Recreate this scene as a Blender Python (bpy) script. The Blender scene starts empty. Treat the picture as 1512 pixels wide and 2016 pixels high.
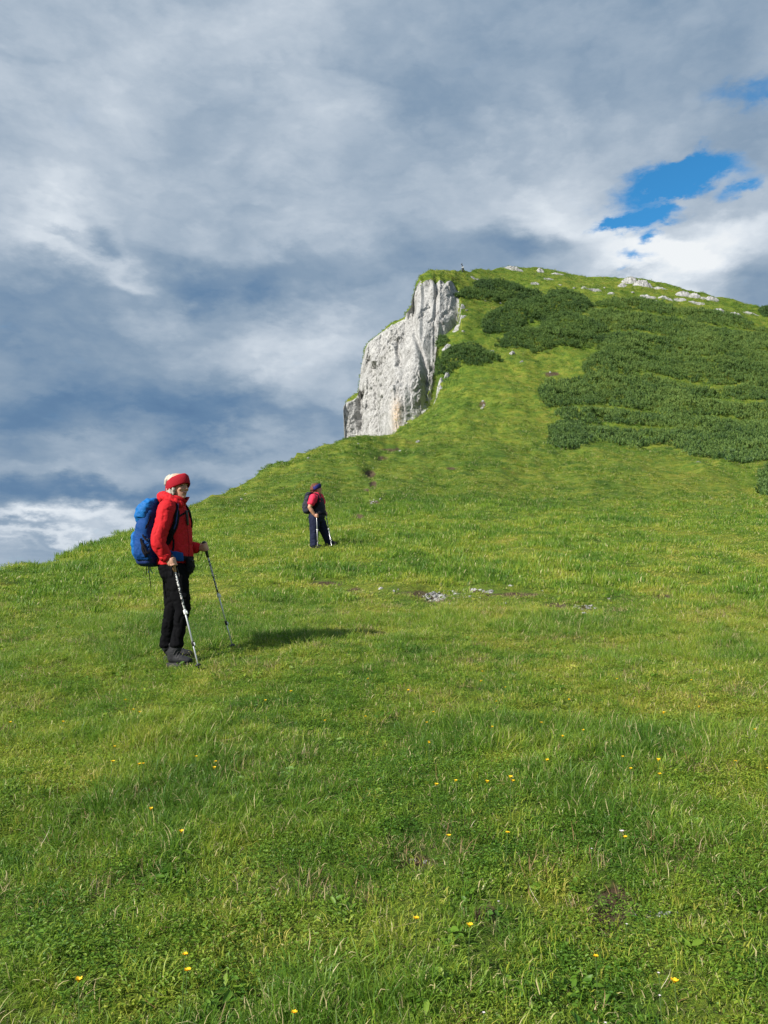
import bpy, bmesh, math, random
import numpy as np
from mathutils import Vector, Matrix
from mathutils.bvhtree import BVHTree

random.seed(7)
RNG = np.random.default_rng(11)
S = bpy.context.scene
COL = S.collection

# ------------------------------------------------------------------ camera
FPX, CX, CY, HOR = 1523.0, 756.0, 1008.0, 1125.0      # measured in the photograph, 1512 x 2016
PITCH = math.atan((HOR - CY) / FPX)
CAMZ = 1.6
cam = bpy.data.cameras.new('camera')
cam.sensor_fit = 'VERTICAL'
cam.sensor_height = 36.0
cam.lens = 36.0 * FPX / 2016.0
cam.clip_start = 0.05
cam.clip_end = 60000
camera = bpy.data.objects.new('camera', cam)
camera.location = (0, 0, CAMZ)
camera.rotation_euler = (math.pi / 2 + PITCH, 0, 0)
COL.objects.link(camera)
S.camera = camera

# ------------------------------------------------------------------ colour management
S.view_settings.view_transform = 'Standard'
S.view_settings.look = 'None'
S.view_settings.gamma = 1.0
S.view_settings.exposure = 0.65
S.view_settings.use_curve_mapping = False
S.cycles.max_bounces = 6
S.cycles.diffuse_bounces = 3
S.cycles.transmission_bounces = 3
S.cycles.transparent_max_bounces = 4
S.cycles.caustics_reflective = False
S.cycles.caustics_refractive = False

# ------------------------------------------------------------------ sun
SUN_EL = math.radians(34)
SUN_AZ_X, SUN_AZ_Y = -0.80, -0.60                     # where the sun stands (behind and to the left)
sun_l = bpy.data.lights.new('sun', 'SUN')
sun_l.energy = 5.0
sun_l.angle = math.radians(0.5)
sun_l.color = (1.0, 0.955, 0.88)
sun = bpy.data.objects.new('sun', sun_l)
to_sun = Vector((SUN_AZ_X * math.cos(SUN_EL), SUN_AZ_Y * math.cos(SUN_EL), math.sin(SUN_EL)))
sun.rotation_euler = to_sun.to_track_quat('Z', 'Y').to_euler()
sun.location = (-20, -15, 30)
COL.objects.link(sun)


def srgb(r, g, b):
    f = lambda c: (c / 255 / 12.92) if c / 255 <= 0.04045 else ((c / 255 + 0.055) / 1.055) ** 2.4
    return (f(r), f(g), f(b), 1.0)


def ray(px, py):
    """world direction (Y forward component not normalised) of a photograph pixel"""
    xc, yc = (px - CX) / FPX, (CY - py) / FPX
    c, s = math.cos(PITCH), math.sin(PITCH)
    return Vector((xc, c - yc * s, s + yc * c))


def ue(px, py):
    d = ray(px, py)
    return d.x / d.y, d.z / d.y


def project(P):
    """world points (N,3) -> photograph pixels and depth"""
    c, s = math.cos(PITCH), math.sin(PITCH)
    z = P[:, 2] - CAMZ
    f = P[:, 1] * c + z * s
    u = -P[:, 1] * s + z * c
    f = np.where(np.abs(f) < 1e-6, 1e-6, f)
    return CX + FPX * P[:, 0] / f, CY - FPX * u / f, f


# ------------------------------------------------------------------ node helper
class NT:
    def __init__(self, tree):
        self.t = tree
        self.n = tree.nodes
        self.l = tree.links

    def add(self, typ, **kw):
        nd = self.n.new(typ)
        for k, v in kw.items():
            setattr(nd, k, v)
        return nd

    def put(self, sock, v):
        if v is None:
            return
        if isinstance(v, bpy.types.NodeSocket):
            self.l.new(v, sock)
        else:
            sock.default_value = v

    def math(self, op, a, b=None, c=None, clamp=False):
        nd = self.add('ShaderNodeMath', operation=op, use_clamp=clamp)
        self.put(nd.inputs[0], a)
        self.put(nd.inputs[1], b)
        if c is not None:
            self.put(nd.inputs[2], c)
        return nd.outputs[0]

    def vmath(self, op, a, b=None, scale=None):
        nd = self.add('ShaderNodeVectorMath', operation=op)
        self.put(nd.inputs[0], a)
        self.put(nd.inputs[1], b)
        if scale is not None:
            self.put(nd.inputs['Scale'], scale)
        return nd.outputs['Value'] if op in ('DOT_PRODUCT', 'LENGTH') else nd.outputs[0]

    def noise(self, vec, scale, detail=4, rough=0.55, dist=0.0, color=False, typ=None):
        nd = self.add('ShaderNodeTexNoise')
        if typ:
            nd.noise_type = typ
        self.put(nd.inputs['Vector'], vec)
        nd.inputs['Scale'].default_value = scale
        nd.inputs['Detail'].default_value = detail
        nd.inputs['Roughness'].default_value = rough
        nd.inputs['Distortion'].default_value = dist
        return nd.outputs['Color'] if color else nd.outputs['Fac']

    def ramp(self, fac, stops, interp='LINEAR'):
        nd = self.add('ShaderNodeValToRGB')
        cr = nd.color_ramp
        cr.interpolation = interp
        while len(cr.elements) < len(stops):
            cr.elements.new(0.5)
        for e, (p, c) in zip(cr.elements, stops):
            e.position = p
            e.color = c if len(c) == 4 else (*c, 1.0)
        self.put(nd.inputs[0], fac)
        return nd.outputs[0]

    def smooth(self, x, lo, hi, a=0.0, b=1.0):
        nd = self.add('ShaderNodeMapRange', interpolation_type='SMOOTHSTEP')
        self.put(nd.inputs[0], x)
        for i, v in enumerate((lo, hi, a, b)):
            nd.inputs[1 + i].default_value = v
        return nd.outputs[0]

    def mix(self, fac, a, b, mode='MIX'):
        nd = self.add('ShaderNodeMix', data_type='RGBA', blend_type=mode)
        self.put(nd.inputs[0], fac)
        self.put(nd.inputs[6], a)
        self.put(nd.inputs[7], b)
        return nd.outputs[2]


# ------------------------------------------------------------------ sky: broken cloud deck over a clear blue sky
world = bpy.data.worlds.new('World')
S.world = world
world.use_nodes = True
wt = NT(world.node_tree)
for nd in list(wt.n):
    wt.n.remove(nd)
tc = wt.add('ShaderNodeTexCoord')
D = tc.outputs['Generated']
sep = wt.add('ShaderNodeSeparateXYZ')
wt.l.new(D, sep.inputs[0])
# cloud-deck coordinates: the deck is a flat layer, so it closes up towards the horizon
zz = wt.math('ADD', wt.math('MAXIMUM', sep.outputs[2], 0.0), 0.16)
comb = wt.add('ShaderNodeCombineXYZ')
wt.l.new(wt.math('DIVIDE', sep.outputs[0], zz), comb.inputs[0])
wt.l.new(wt.math('DIVIDE', sep.outputs[1], zz), comb.inputs[1])
deck = comb.outputs[0]
deck.node.inputs[2].default_value = 3.7
squash = wt.add('ShaderNodeMapping')
wt.l.new(D, squash.inputs[0])
squash.inputs['Scale'].default_value = (1.0, 1.0, 2.1)
DS = squash.outputs[0]
n_big = wt.noise(deck, 0.9, 5, 0.55, 0.4)
n_mid = wt.noise(DS, 5.0, 8, 0.58, 0.5)
n_deck = wt.noise(deck, 2.3, 8, 0.56, 0.3)
n_edge = wt.noise(DS, 6.0, 7, 0.55, 0.25)
n_fine = wt.noise(DS, 16.0, 9, 0.62, 0.35)
warp1 = wt.noise(DS, 3.2, 4, 0.5, color=True)
warp2 = wt.noise(DS, 11.0, 6, 0.6, color=True)
wv = wt.vmath('ADD', wt.vmath('SCALE', wt.vmath('SUBTRACT', warp1, (0.5, 0.5, 0.5)), scale=0.17),
              wt.vmath('SCALE', wt.vmath('SUBTRACT', warp2, (0.5, 0.5, 0.5)), scale=0.10))
DW = wt.vmath('ADD', D, wv)
wvs = wt.vmath('SCALE', wt.vmath('SUBTRACT', warp2, (0.5, 0.5, 0.5)), scale=0.075)
warp3 = wt.noise(DS, 34.0, 6, 0.6, color=True)
DH = wt.vmath('ADD', D, wt.vmath('ADD', wvs, wt.vmath('SCALE', wt.vmath('SUBTRACT', warp3, (0.5, 0.5, 0.5)), scale=0.03)))


def cloud_bank(vec, px, py, rx, ry, amp, tilt=0.0):
    """one soft cloud mass (or gap) in the deck: direction, angular half-widths in photo pixels, strength"""
    f = ray(px, py).normalized()
    r = f.cross(Vector((0, 0, 1))).normalized()
    u = r.cross(f)
    a = math.radians(tilt)
    r2, u2 = r * math.cos(a) + u * math.sin(a), u * math.cos(a) - r * math.sin(a)
    qa = wt.vmath('DOT_PRODUCT', vec, tuple(r2 / (rx / FPX)))
    qb = wt.vmath('DOT_PRODUCT', vec, tuple(u2 / (ry / FPX)))
    oa, ob = f.dot(r2), f.dot(u2)
    q = wt.math('ADD', wt.math('MULTIPLY', qa, qa), wt.math('MULTIPLY', qb, qb))
    g = wt.math('EXPONENT', wt.math('MULTIPLY', q, -1.0))
    return wt.math('MULTIPLY', g, amp)


def total(items):
    s = items[0]
    for it in items[1:]:
        s = wt.math('ADD', s, it)
    return s


BANKS = [
    (80, 120, 330, 240, .12, 0), (450, 60, 200, 90, .10, 0), (640, 235, 70, 50, .15, 0), (900, 340, 230, 90, .13, 10),
    (60, 470, 120, 50, .17, 0), (240, 540, 100, 28, .34, -12), (150, 430, 170, 50, .16, 0),
    (330, 640, 90, 30, .13, 0), (450, 700, 160, 40, .13, 0), (640, 700, 160, 60, .22, 12), (620, 790, 150, 50, .17, 0),
    (140, 880, 90, 22, .12, 0), (150, 935, 130, 24, .18, 0), (520, 930, 130, 24, .14, 0),
    (180, 1032, 230, 18, .42, 3), (60, 1040, 60, 9, .12, 0), (150, 1076, 250, 15, .38, 4), (20, 1108, 80, 9, .2, 0),
    (1150, 350, 150, 90, .20, 0), (1380, 468, 190, 55, .42, 12), (1190, 470, 110, 50, .26, 0), (1420, 530, 110, 45, .28, 0),
    (1100, 420, 150, 50, .14, 0), (1480, 300, 60, 40, .14, 0),
    (190, 492, 46, 26, -.36, -20), (95, 466, 36, 11, -.22, -20), (430, 580, 210, 50, -.16, -5), (560, 560, 280, 60, -.15, 8),
    (20, 580, 170, 60, -.18, 0), (120, 690, 220, 40, -.16, 0), (400, 680, 180, 22, -.10, 0),
    (250, 800, 420, 42, -.17, 0), (420, 850, 330, 36, -.22, 3), (60, 800, 160, 60, -.12, 0), (120, 975, 300, 26, -.18, 0),
    (380, 970, 260, 30, -.18, 6), (60, 1062, 110, 9, -.20, 0), (60, 1095, 120, 9, -.10, 0),
    (1000, 475, 110, 36, -.24, -4), (1500, 545, 50, 55, -.30, 0), (1215, 548, 70, 14, -.22, 0), (800, 200, 140, 90, -.09, 0),
    (1050, 80, 300, 90, -.07, 0), (1340, 455, 40, 20, -.14, -30),
]
HOLES = [(1296, 372, 70, 42, 1.3, 18), (1352, 338, 62, 30, 1.15, -4), (1300, 398, 50, 7, -.55, -4), (1352, 402, 18, 8, -.45, 0), (1330, 300, 20, 14, -.4, 0), (1212, 430, 34, 13, .95, 12), (1285, 425, 66, 16, .7, 0),
         (1281, 466, 18, 12, .85, 0), (1238, 505, 30, 13, .7, -25), (1466, 375, 34, 13, .85, 12), (1495, 168, 75, 30, .85, 0),
         (1200, 540, 12, 8, .5, 0), (1440, 330, 60, 20, .45, -10)]
front = wt.smooth(sep.outputs[1], 0.0, 0.3)
bank_sum = wt.math('MULTIPLY', total([cloud_bank(DW, *b) for b in BANKS]), front)
hole_sum = wt.math('MULTIPLY', total([cloud_bank(DH, *b) for b in HOLES]), front)
val = wt.math('ADD', bank_sum, 0.595)
vor = wt.add('ShaderNodeTexVoronoi')
wt.l.new(wt.vmath('MULTIPLY', DW, (1.0, 1.0, 1.7)), vor.inputs['Vector'])
vor.inputs['Scale'].default_value = 8.0
vor.inputs['Detail'].default_value = 3.0
vor.inputs['Roughness'].default_value = 0.55
val = wt.math('MULTIPLY_ADD', wt.math('SUBTRACT', 0.5, vor.outputs['Distance']), 0.16, val)
val = wt.math('MULTIPLY_ADD', wt.math('SUBTRACT', n_deck, 0.5), 0.24, val)
val = wt.math('MULTIPLY_ADD', wt.smooth(n_edge, 0.42, 0.60, -0.5, 0.5), 0.075, val)
val = wt.math('MULTIPLY_ADD', wt.math('SUBTRACT', n_big, 0.5), 0.08, val)
val = wt.math('MULTIPLY_ADD', wt.math('SUBTRACT', n_mid, 0.5), 0.16, val)
val = wt.math('MULTIPLY_ADD', wt.math('SUBTRACT', n_fine, 0.5), 0.12, val)
cloud_col = wt.ramp(val, [(0.0, srgb(80, 113, 152)), (0.2, srgb(102, 133, 166)), (0.4, srgb(135, 157, 180)), (0.55, srgb(160, 177, 195)),
                          (0.72, srgb(190, 202, 215)), (0.9, srgb(222, 230, 238)), (1.0, srgb(240, 244, 247))])
sky = wt.add('ShaderNodeTexSky', sky_type='NISHITA')
sky.sun_disc = False
sky.sun_elevation = SUN_EL
sky.sun_rotation = math.atan2(SUN_AZ_X, SUN_AZ_Y)
sky.altitude = 1900
sky.air_density = 1.0
sky.dust_density = 0.3
sky.ozone_density = 2.0
blue = wt.mix(1.0, sky.outputs[0], (0.34, 1.06, 1.28, 1.0), 'MULTIPLY')
bg_sky = wt.add('ShaderNodeBackground')
wt.l.new(blue, bg_sky.inputs[0])
bg_sky.inputs[1].default_value = 0.093
bg_cloud = wt.add('ShaderNodeBackground')
wt.l.new(cloud_col, bg_cloud.inputs[0])
bg_cloud.inputs[1].default_value = 0.64
hole = wt.smooth(wt.math('MULTIPLY_ADD', wt.math('SUBTRACT', n_fine, 0.5), 1.25, hole_sum), 0.14, 1.08)
ms = wt.add('ShaderNodeMixShader')
wt.l.new(hole, ms.inputs[0])
wt.l.new(bg_cloud.outputs[0], ms.inputs[1])
wt.l.new(bg_sky.outputs[0], ms.inputs[2])
wo = wt.add('ShaderNodeOutputWorld')
wt.l.new(ms.outputs[0], wo.inputs[0])
world.cycles.sampling_method = 'MANUAL'
world.cycles.sample_map_resolution = 512


# ------------------------------------------------------------------ object helpers
def tag(o, label=None, cat=None, group=None, kind=None):
    if label:
        o['label'] = label
    if cat:
        o['category'] = cat
    if group:
        o['group'] = group
    if kind:
        o['kind'] = kind
    return o


def empty(name, loc=(0, 0, 0), rz=0.0):
    o = bpy.data.objects.new(name, None)
    o.empty_display_size = 0.1
    o.location = loc
    o.rotation_euler = (0, 0, rz)
    COL.objects.link(o)
    return o


def np_mesh(name, V, F, smooth=True, tris=False):
    """mesh from numpy vertices and quads/tris array"""
    V = np.asarray(V, np.float32)
    F = np.asarray(F, np.int32)
    me = bpy.data.meshes.new(name)
    n, k = F.shape
    me.vertices.add(len(V))
    me.vertices.foreach_set('co', V.ravel())
    me.loops.add(n * k)
    me.loops.foreach_set('vertex_index', F.ravel())
    me.polygons.add(n)
    me.polygons.foreach_set('loop_start', np.arange(0, n * k, k, dtype=np.int32))
    me.polygons.foreach_set('loop_total', np.full(n, k, np.int32))
    me.update(calc_edges=True)
    if smooth:
        me.polygons.foreach_set('use_smooth', np.ones(n, bool))
    return me


def fattr(me, name, vals):
    a = me.attributes.new(name, 'FLOAT', 'POINT')
    a.data.foreach_set('value', np.asarray(vals, np.float32))


def link(name, me, mat=None, parent=None):
    o = bpy.data.objects.new(name, me)
    COL.objects.link(o)
    if mat:
        me.materials.append(mat)
    if parent:
        o.parent = parent
    return o


# ------------------------------------------------------------------ numpy gradient noise
_P = np.random.default_rng(5).permutation(256)
_P = np.concatenate([_P, _P, _P])
_G = np.random.default_rng(6).normal(size=(256, 3))
_G /= np.linalg.norm(_G, axis=1)[:, None]


def perlin(x, y, z):
    x, y, z = np.broadcast_arrays(np.asarray(x, float), np.asarray(y, float), np.asarray(z, float))
    xi, yi, zi = np.floor(x).astype(int), np.floor(y).astype(int), np.floor(z).astype(int)
    xf, yf, zf = x - xi, y - yi, z - zi
    xi, yi, zi = xi & 255, yi & 255, zi & 255
    fade = lambda t: t * t * t * (t * (t * 6 - 15) + 10)
    u, v, w = fade(xf), fade(yf), fade(zf)
    out = 0
    for dx in (0, 1):
        for dy in (0, 1):
            for dz in (0, 1):
                h = _P[_P[_P[xi + dx] + yi + dy] + zi + dz]
                g = _G[h]
                d = g[..., 0] * (xf - dx) + g[..., 1] * (yf - dy) + g[..., 2] * (zf - dz)
                out = out + d * (u if dx else 1 - u) * (v if dy else 1 - v) * (w if dz else 1 - w)
    return out * 1.6


def fbm(x, y, z, oct=4, gain=0.5, lac=2.03):
    s, a = 0, 1.0
    for i in range(oct):
        s = s + a * perlin(x + 17.3 * i, y - 9.1 * i, z + 5.7 * i)
        x, y, z, a = x * lac, y * lac, z * lac, a * gain
    return s


def ridged(x, y, z, oct=4, gain=0.5):
    s, a = 0, 1.0
    for i in range(oct):
        s = s + a * (1 - 2 * np.abs(perlin(x + 31.7 * i, y + 3.3 * i, z - 11.9 * i)))
        x, y, z, a = x * 2.05, y * 2.05, z * 2.05, a * gain
    return s

# ================================================================== MATERIALS OF THE GROUND
def new_mat(name):
    m = bpy.data.materials.new(name)
    m.use_nodes = True
    t = NT(m.node_tree)
    for nd in list(t.n):
        t.n.remove(nd)
    out = t.add('ShaderNodeOutputMaterial')
    return m, t, out


def grass_palette(t, pos, rnd):
    """turf colour by place: lush green hollows, yellow-green short turf, a little straw"""
    big = t.noise(pos, 0.55, 4, 0.6, 0.3)
    mid = t.noise(pos, 2.3, 4, 0.6, 0.2)
    far = t.noise(pos, 0.07, 4, 0.6, 0.3)
    k = t.math('ADD', t.math('MULTIPLY', big, 0.42), t.math('ADD', t.math('MULTIPLY', mid, 0.33), t.math('MULTIPLY', far, 0.25)))
    k = t.math('MULTIPLY_ADD', t.math('SUBTRACT', k, 0.5), 1.12, 0.5)
    k = t.math('MULTIPLY_ADD', t.math('SUBTRACT', rnd, 0.5), 0.20, k)
    return t.ramp(k, [(0.35, (0.034, 0.088, 0.008)), (0.44, (0.076, 0.144, 0.012)), (0.51, (0.126, 0.182, 0.018)),
                      (0.58, (0.188, 0.216, 0.022)), (0.67, (0.265, 0.232, 0.052))])


def make_turf_mat():
    m, t, out = new_mat('turf')
    geo = t.add('ShaderNodeNewGeometry')
    pos = geo.outputs['Position']
    r = t.noise(pos, 9.0, 5, 0.7)
    base = grass_palette(t, pos, r)
    fine = t.noise(pos, 38.0, 4, 0.7)
    base = t.mix(t.smooth(fine, 0.42, 0.70), base, (0.045, 0.050, 0.016, 1))
    at = t.add('ShaderNodeAttribute', attribute_name='soil')
    soil_n = t.noise(pos, 6.0, 5, 0.7)
    soil_c = t.ramp(soil_n, [(0.35, (0.040, 0.026, 0.014)), (0.55, (0.085, 0.060, 0.034)), (0.7, (0.15, 0.12, 0.08))])
    sm = t.smooth(t.math('ADD', at.outputs['Fac'], t.math('MULTIPLY', t.math('SUBTRACT', r, 0.5), 0.6)), 0.35, 0.6)
    base = t.mix(sm, base, soil_c)
    bs = t.add('ShaderNodeBsdfPrincipled')
    t.put(bs.inputs['Base Color'], base)
    bs.inputs['Roughness'].default_value = 0.95
    bs.inputs['Specular IOR Level'].default_value = 0.15
    bm = t.add('ShaderNodeBump')
    bm.inputs['Strength'].default_value = 0.9
    bm.inputs['Distance'].default_value = 0.05
    t.put(bm.inputs['Height'], t.math('ADD', t.noise(pos, 22.0, 6, 0.7), t.noise(pos, 4.0, 4, 0.6)))
    t.l.new(bm.outputs[0], bs.inputs['Normal'])
    t.l.new(bs.outputs[0], out.inputs[0])
    return m


def make_rock_mat(name='limestone', turf=True, tone=1.0):
    m, t, out = new_mat(name)
    geo = t.add('ShaderNodeNewGeometry')
    pos = geo.outputs['Position']
    mp = t.add('ShaderNodeMapping')
    t.l.new(pos, mp.inputs[0])
    mp.inputs['Scale'].default_value = (1, 1, 0.28)
    streak = t.noise(mp.outputs[0], 0.55, 6, 0.65, 0.6)
    grain = t.noise(pos, 3.4, 6, 0.7)
    blot = t.noise(pos, 0.22, 4, 0.6)
    v = t.math('ADD', t.math('MULTIPLY', streak, 0.5), t.math('ADD', t.math('MULTIPLY', grain, 0.3), t.math('MULTIPLY', blot, 0.2)))
    c = t.ramp(v, [(0.30, (0.17 * tone, 0.165 * tone, 0.16 * tone)), (0.42, (0.34 * tone, 0.335 * tone, 0.32 * tone)),
                   (0.52, (0.46 * tone, 0.455 * tone, 0.44 * tone)), (0.68, (0.58 * tone, 0.57 * tone, 0.545 * tone))])
    crk = t.math('ABSOLUTE', t.math('SUBTRACT', t.noise(mp.outputs[0], 0.9, 4, 0.6, 0.8), 0.5))
    c = t.mix(t.smooth(crk, 0.0, 0.028, 0.8, 0.0), c, (0.07, 0.068, 0.064, 1))
    crk2 = t.math('ABSOLUTE', t.math('SUBTRACT', t.noise(pos, 1.3, 3, 0.6, 0.6), 0.47))
    c = t.mix(t.smooth(crk2, 0.0, 0.024, 0.65, 0.0), c, (0.09, 0.088, 0.082, 1))
    if turf:
        ch = t.add('ShaderNodeAttribute', attribute_name='ochre')
        c = t.mix(t.math('MULTIPLY', ch.outputs['Fac'], t.smooth(grain, 0.35, 0.6)), c, (0.52, 0.36, 0.21, 1))
        sx = t.add('ShaderNodeSeparateXYZ')
        t.l.new(geo.outputs['Normal'], sx.inputs[0])
        tm = t.add('ShaderNodeAttribute', attribute_name='turf')
        k = t.math('ADD', t.math('MULTIPLY', sx.outputs[2], 0.55), t.math('MULTIPLY', t.math('SUBTRACT', t.noise(pos, 0.9, 5, 0.7), 0.5), 1.1))
        k = t.math('ADD', k, tm.outputs['Fac'])
        c = t.mix(t.smooth(k, 0.62, 0.74), c, grass_palette(t, pos, grain))
    bs = t.add('ShaderNodeBsdfPrincipled')
    t.put(bs.inputs['Base Color'], c)
    bs.inputs['Roughness'].default_value = 0.9
    bs.inputs['Specular IOR Level'].default_value = 0.2
    bm = t.add('ShaderNodeBump')
    bm.inputs['Strength'].default_value = 0.8
    bm.inputs['Distance'].default_value = 0.12
    t.put(bm.inputs['Height'], t.math('ADD', t.noise(mp.outputs[0], 2.2, 7, 0.7), t.noise(pos, 6.0, 5, 0.7)))
    t.l.new(bm.outputs[0], bs.inputs['Normal'])
    t.l.new(bs.outputs[0], out.inputs[0])
    return m


MAT_TURF = make_turf_mat()
MAT_CLIFF = make_rock_mat('cliff_limestone', tone=0.82)
MAT_STONE = make_rock_mat('pale_stone', turf=False, tone=0.82)

# ================================================================== TERRAIN
# Heights were measured as sight lines: every control is (photo column, distance in metres, photo row)
SLOPE = 0.114
K5 = [(-2600, 9, 1290), (-900, 9, 1225), (-300, 11, 1165), (0, 14, 1121), (100, 18, 1101), (198, 23, 1067), (270, 28, 1043),
      (380, 37, 1003), (490, 46, 953), (560, 53, 918), (600, 57, 892), (640, 61, 871), (700, 63, 870), (790, 64, 870),
      (900, 64, 875), (1000, 64, 882), (1100, 64, 893), (1300, 64, 915), (1512, 64, 938), (1900, 64, 970), (2600, 64, 1010), (4400, 64, 1060)]
K6 = [(670, 85, 888), (760, 85, 874), (790, 85, 866), (815, 85, 864), (840, 85, 861), (880, 85, 856), (905, 85, 854), (1000, 85, 855), (1100, 85, 866),
      (1200, 85, 878), (1512, 85, 905), (1900, 85, 940), (2600, 85, 985), (4400, 85, 1050)]
K7 = [(670, 115, 892), (760, 112, 874), (790, 108, 860), (815, 112, 850), (840, 115, 833), (880, 118, 803), (905, 122, 780), (1000, 122, 770),
      (1100, 122, 776), (1200, 122, 788), (1512, 122, 815), (1900, 122, 860), (2600, 122, 920), (4400, 122, 1030)]
K8 = [(670, 165, 890), (720, 155, 888), (755, 140, 876), (779, 130, 861), (800, 133, 843), (817, 136, 828), (835, 140, 814), (850, 144, 798), (858, 148, 752), (862, 152, 706),
      (866, 156, 668), (888, 160, 650), (902, 163, 636), (908, 167, 600), (940, 169, 606), (1000, 175, 610), (1100, 175, 612), (1200, 175, 622), (1512, 175, 672), (1900, 175, 745), (2600, 175, 850), (4400, 175, 1000)]
K9 = [(680, 169, 868), (681.5, 169, 800), (683, 169, 792), (698, 171, 787), (707, 172, 775), (710.5, 172, 726), (719, 172, 688), (725, 172, 675), (749, 172, 656),
      (773, 171, 639), (797, 169, 628), (800, 168, 616), (809, 168, 605), (812, 168, 585), (819, 168, 565), (827, 168, 552), (833, 168, 556), (838, 168, 552), (848, 168, 550), (853, 168, 553), (857, 169, 560), (860, 169, 557),
      (866, 169, 551), (872, 170, 554), (876, 170, 559), (880, 171, 555), (888, 173, 553), (893, 174, 558), (899, 173, 572), (904, 170, 586), (908, 168.5, 594), (930, 172, 594), (1000, 180, 598), (1100, 180, 603), (1200, 180, 613), (1512, 180, 665),
      (1900, 180, 740), (2600, 180, 846), (4400, 180, 998)]
K10 = [(680, 173, 870), (683, 174, 793), (707, 176, 777), (719, 177, 690), (773, 176, 641), (797, 174, 628), (809, 172, 606), (819, 171, 562), (827, 171, 548.5), (842, 173, 543), (872, 177, 541), (896, 179, 546),
       (905, 180, 553), (950, 190, 555), (1000, 200, 556), (1100, 200, 562), (1200, 200, 574), (1300, 200, 592), (1512, 196, 634), (1900, 194, 728), (2600, 190, 838), (4400, 190, 995)]
K11 = [(680, 178, 874), (683, 179, 796), (707, 181, 780), (719, 182, 694), (773, 181, 645), (797, 178, 632), (809, 175, 610), (819, 173, 563), (827, 174, 547.5), (842, 178, 539.5), (872, 184, 535),
       (912, 192, 534), (960, 207, 532), (1000, 216, 528), (1060, 222, 529), (1130, 222, 542), (1160, 220, 548), (1200, 220, 547), (1240, 218, 546),
       (1300, 216, 558), (1350, 214, 571), (1420, 212, 588), (1480, 210, 603), (1512, 209, 612), (1900, 205, 725), (2600, 200, 835), (4400, 200, 990)]


def curve(K):
    a = np.array([(ue(px, py)[0], Y, CAMZ + Y * ue(px, py)[1]) for px, Y, py in K])
    return a[np.argsort(a[:, 0], kind='stable')]


cols_px = np.concatenate([np.arange(-2600, -60, 24), np.arange(-60, 668, 5), np.arange(668, 918, 0.8), np.arange(918, 1560, 4), np.arange(1560, 4400, 28)])
U = np.array([ue(p, 900)[0] for p in cols_px])
NC = len(U)


def at(K):
    c = curve(K)
    return np.interp(U, c[:, 0], c[:, 1]), np.interp(U, c[:, 0], c[:, 2])


def blur(v, px_sigma):
    """soften kinks along the columns"""
    out = v.copy()
    g = np.arange(-2600, 4400, 4.0)
    w = np.interp(g, cols_px, v)
    r = int(3 * px_sigma / 4)
    ker = np.exp(-0.5 * (np.arange(-r, r + 1) * 4 / px_sigma) ** 2)
    ker /= ker.sum()
    w = np.convolve(np.pad(w, r, mode='edge'), ker, 'valid')
    out[:] = np.interp(cols_px, g, w)
    return out


Y5, Z5 = at(K5)
Y5, Z5 = blur(Y5, 14), blur(Z5, 10)
fall = np.clip((683 - cols_px) / 12.0, 0, 1)
fall = fall * fall * (3 - 2 * fall)                      # 1 where the slope drops off left of the cliff
drops = [(8, -3.5), (28, -20), (62, -46), (70, -52), (78, -58), (90, -66), (180, -120)]
YS, ZS = [], []
for (K, (dy, dz)) in zip((K6, K7, K8, K9, K10, K11), drops):
    y, z = at(K)
    if K is K6 or K is K7:
        y, z = blur(y, 8), blur(z, 8)
    sharp = K in (K9, K10, K11)
    f = np.clip((681.0 - cols_px) / 1.5, 0, 1) if sharp else fall
    zz_ = z * (1 - f) + (Z5 + dz) * f
    yy_ = y * (1 - fall) + np.maximum(Y5 + dy, 0) * fall
    if sharp:
        fr = np.clip((684.0 - cols_px) / 3.0, 0, 1)
        yy_ = y * (1 - fall) + (Y5 + dy) * fall
    YS.append(yy_)
    ZS.append(zz_)
YE = [YS[-1] + 25, YS[-1] + 120, YS[-1] + 400]
back = np.where(fall > 0.5, 60.0, 0)
ZE = [ZS[-1] - 9 - back * .2, ZS[-1] - 85 - back * .5, ZS[-1] * 0 - 330]


def hermite(T, Yk, n):
    """monotone cubic through control rows Yk (K,NC), sampled at T (n,)"""
    Yk = np.asarray(Yk)
    d = np.diff(Yk, axis=0)
    m = np.zeros_like(Yk)
    a, b = d[:-1], d[1:]
    same = (a * b) > 0
    m[1:-1] = np.where(same, 2 * a * b / np.where(same, a + b, 1), 0)
    m[0], m[-1] = d[0], d[-1]
    i = np.clip(T.astype(int), 0, len(Yk) - 2)
    t = (T - i)[:, None]
    return ((2 * t ** 3 - 3 * t ** 2 + 1) * Yk[i] + (t ** 3 - 2 * t ** 2 + t) * m[i]
            + (-2 * t ** 3 + 3 * t ** 2) * Yk[i + 1] + (t ** 3 - t ** 2) * m[i + 1])


# near slope up to the knoll crest
def near_rows(n):
    s = np.linspace(0, 1, n)
    Yr, Zr = [], []
    YA = -40.0
    for si in s:
        if si < 0.12:
            y = YA + (1.2 - YA) * (si / 0.12) + 0 * Y5
        else:
            q = (si - 0.12) / 0.88
            y = 1.2 + (Y5 - 1.2) * (0.25 * q + 0.75 * q ** 2.4)
        Yr.append(y)
        w = np.clip((y - 3) / (Y5 - 3), 0, 1)
        extra = (Z5 - SLOPE * Y5)
        z = SLOPE * y + extra * w ** 2.3
        Zr.append(z)
    return np.array(Yr), np.array(Zr)


NR, HR, CR, TR, ER = 170, 110, 190, 80, 30
Yn, Zn = near_rows(NR)
segY = [Y5, YS[0], YS[1], YS[2]]
segZ = [Z5, ZS[0], ZS[1], ZS[2]]
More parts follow.
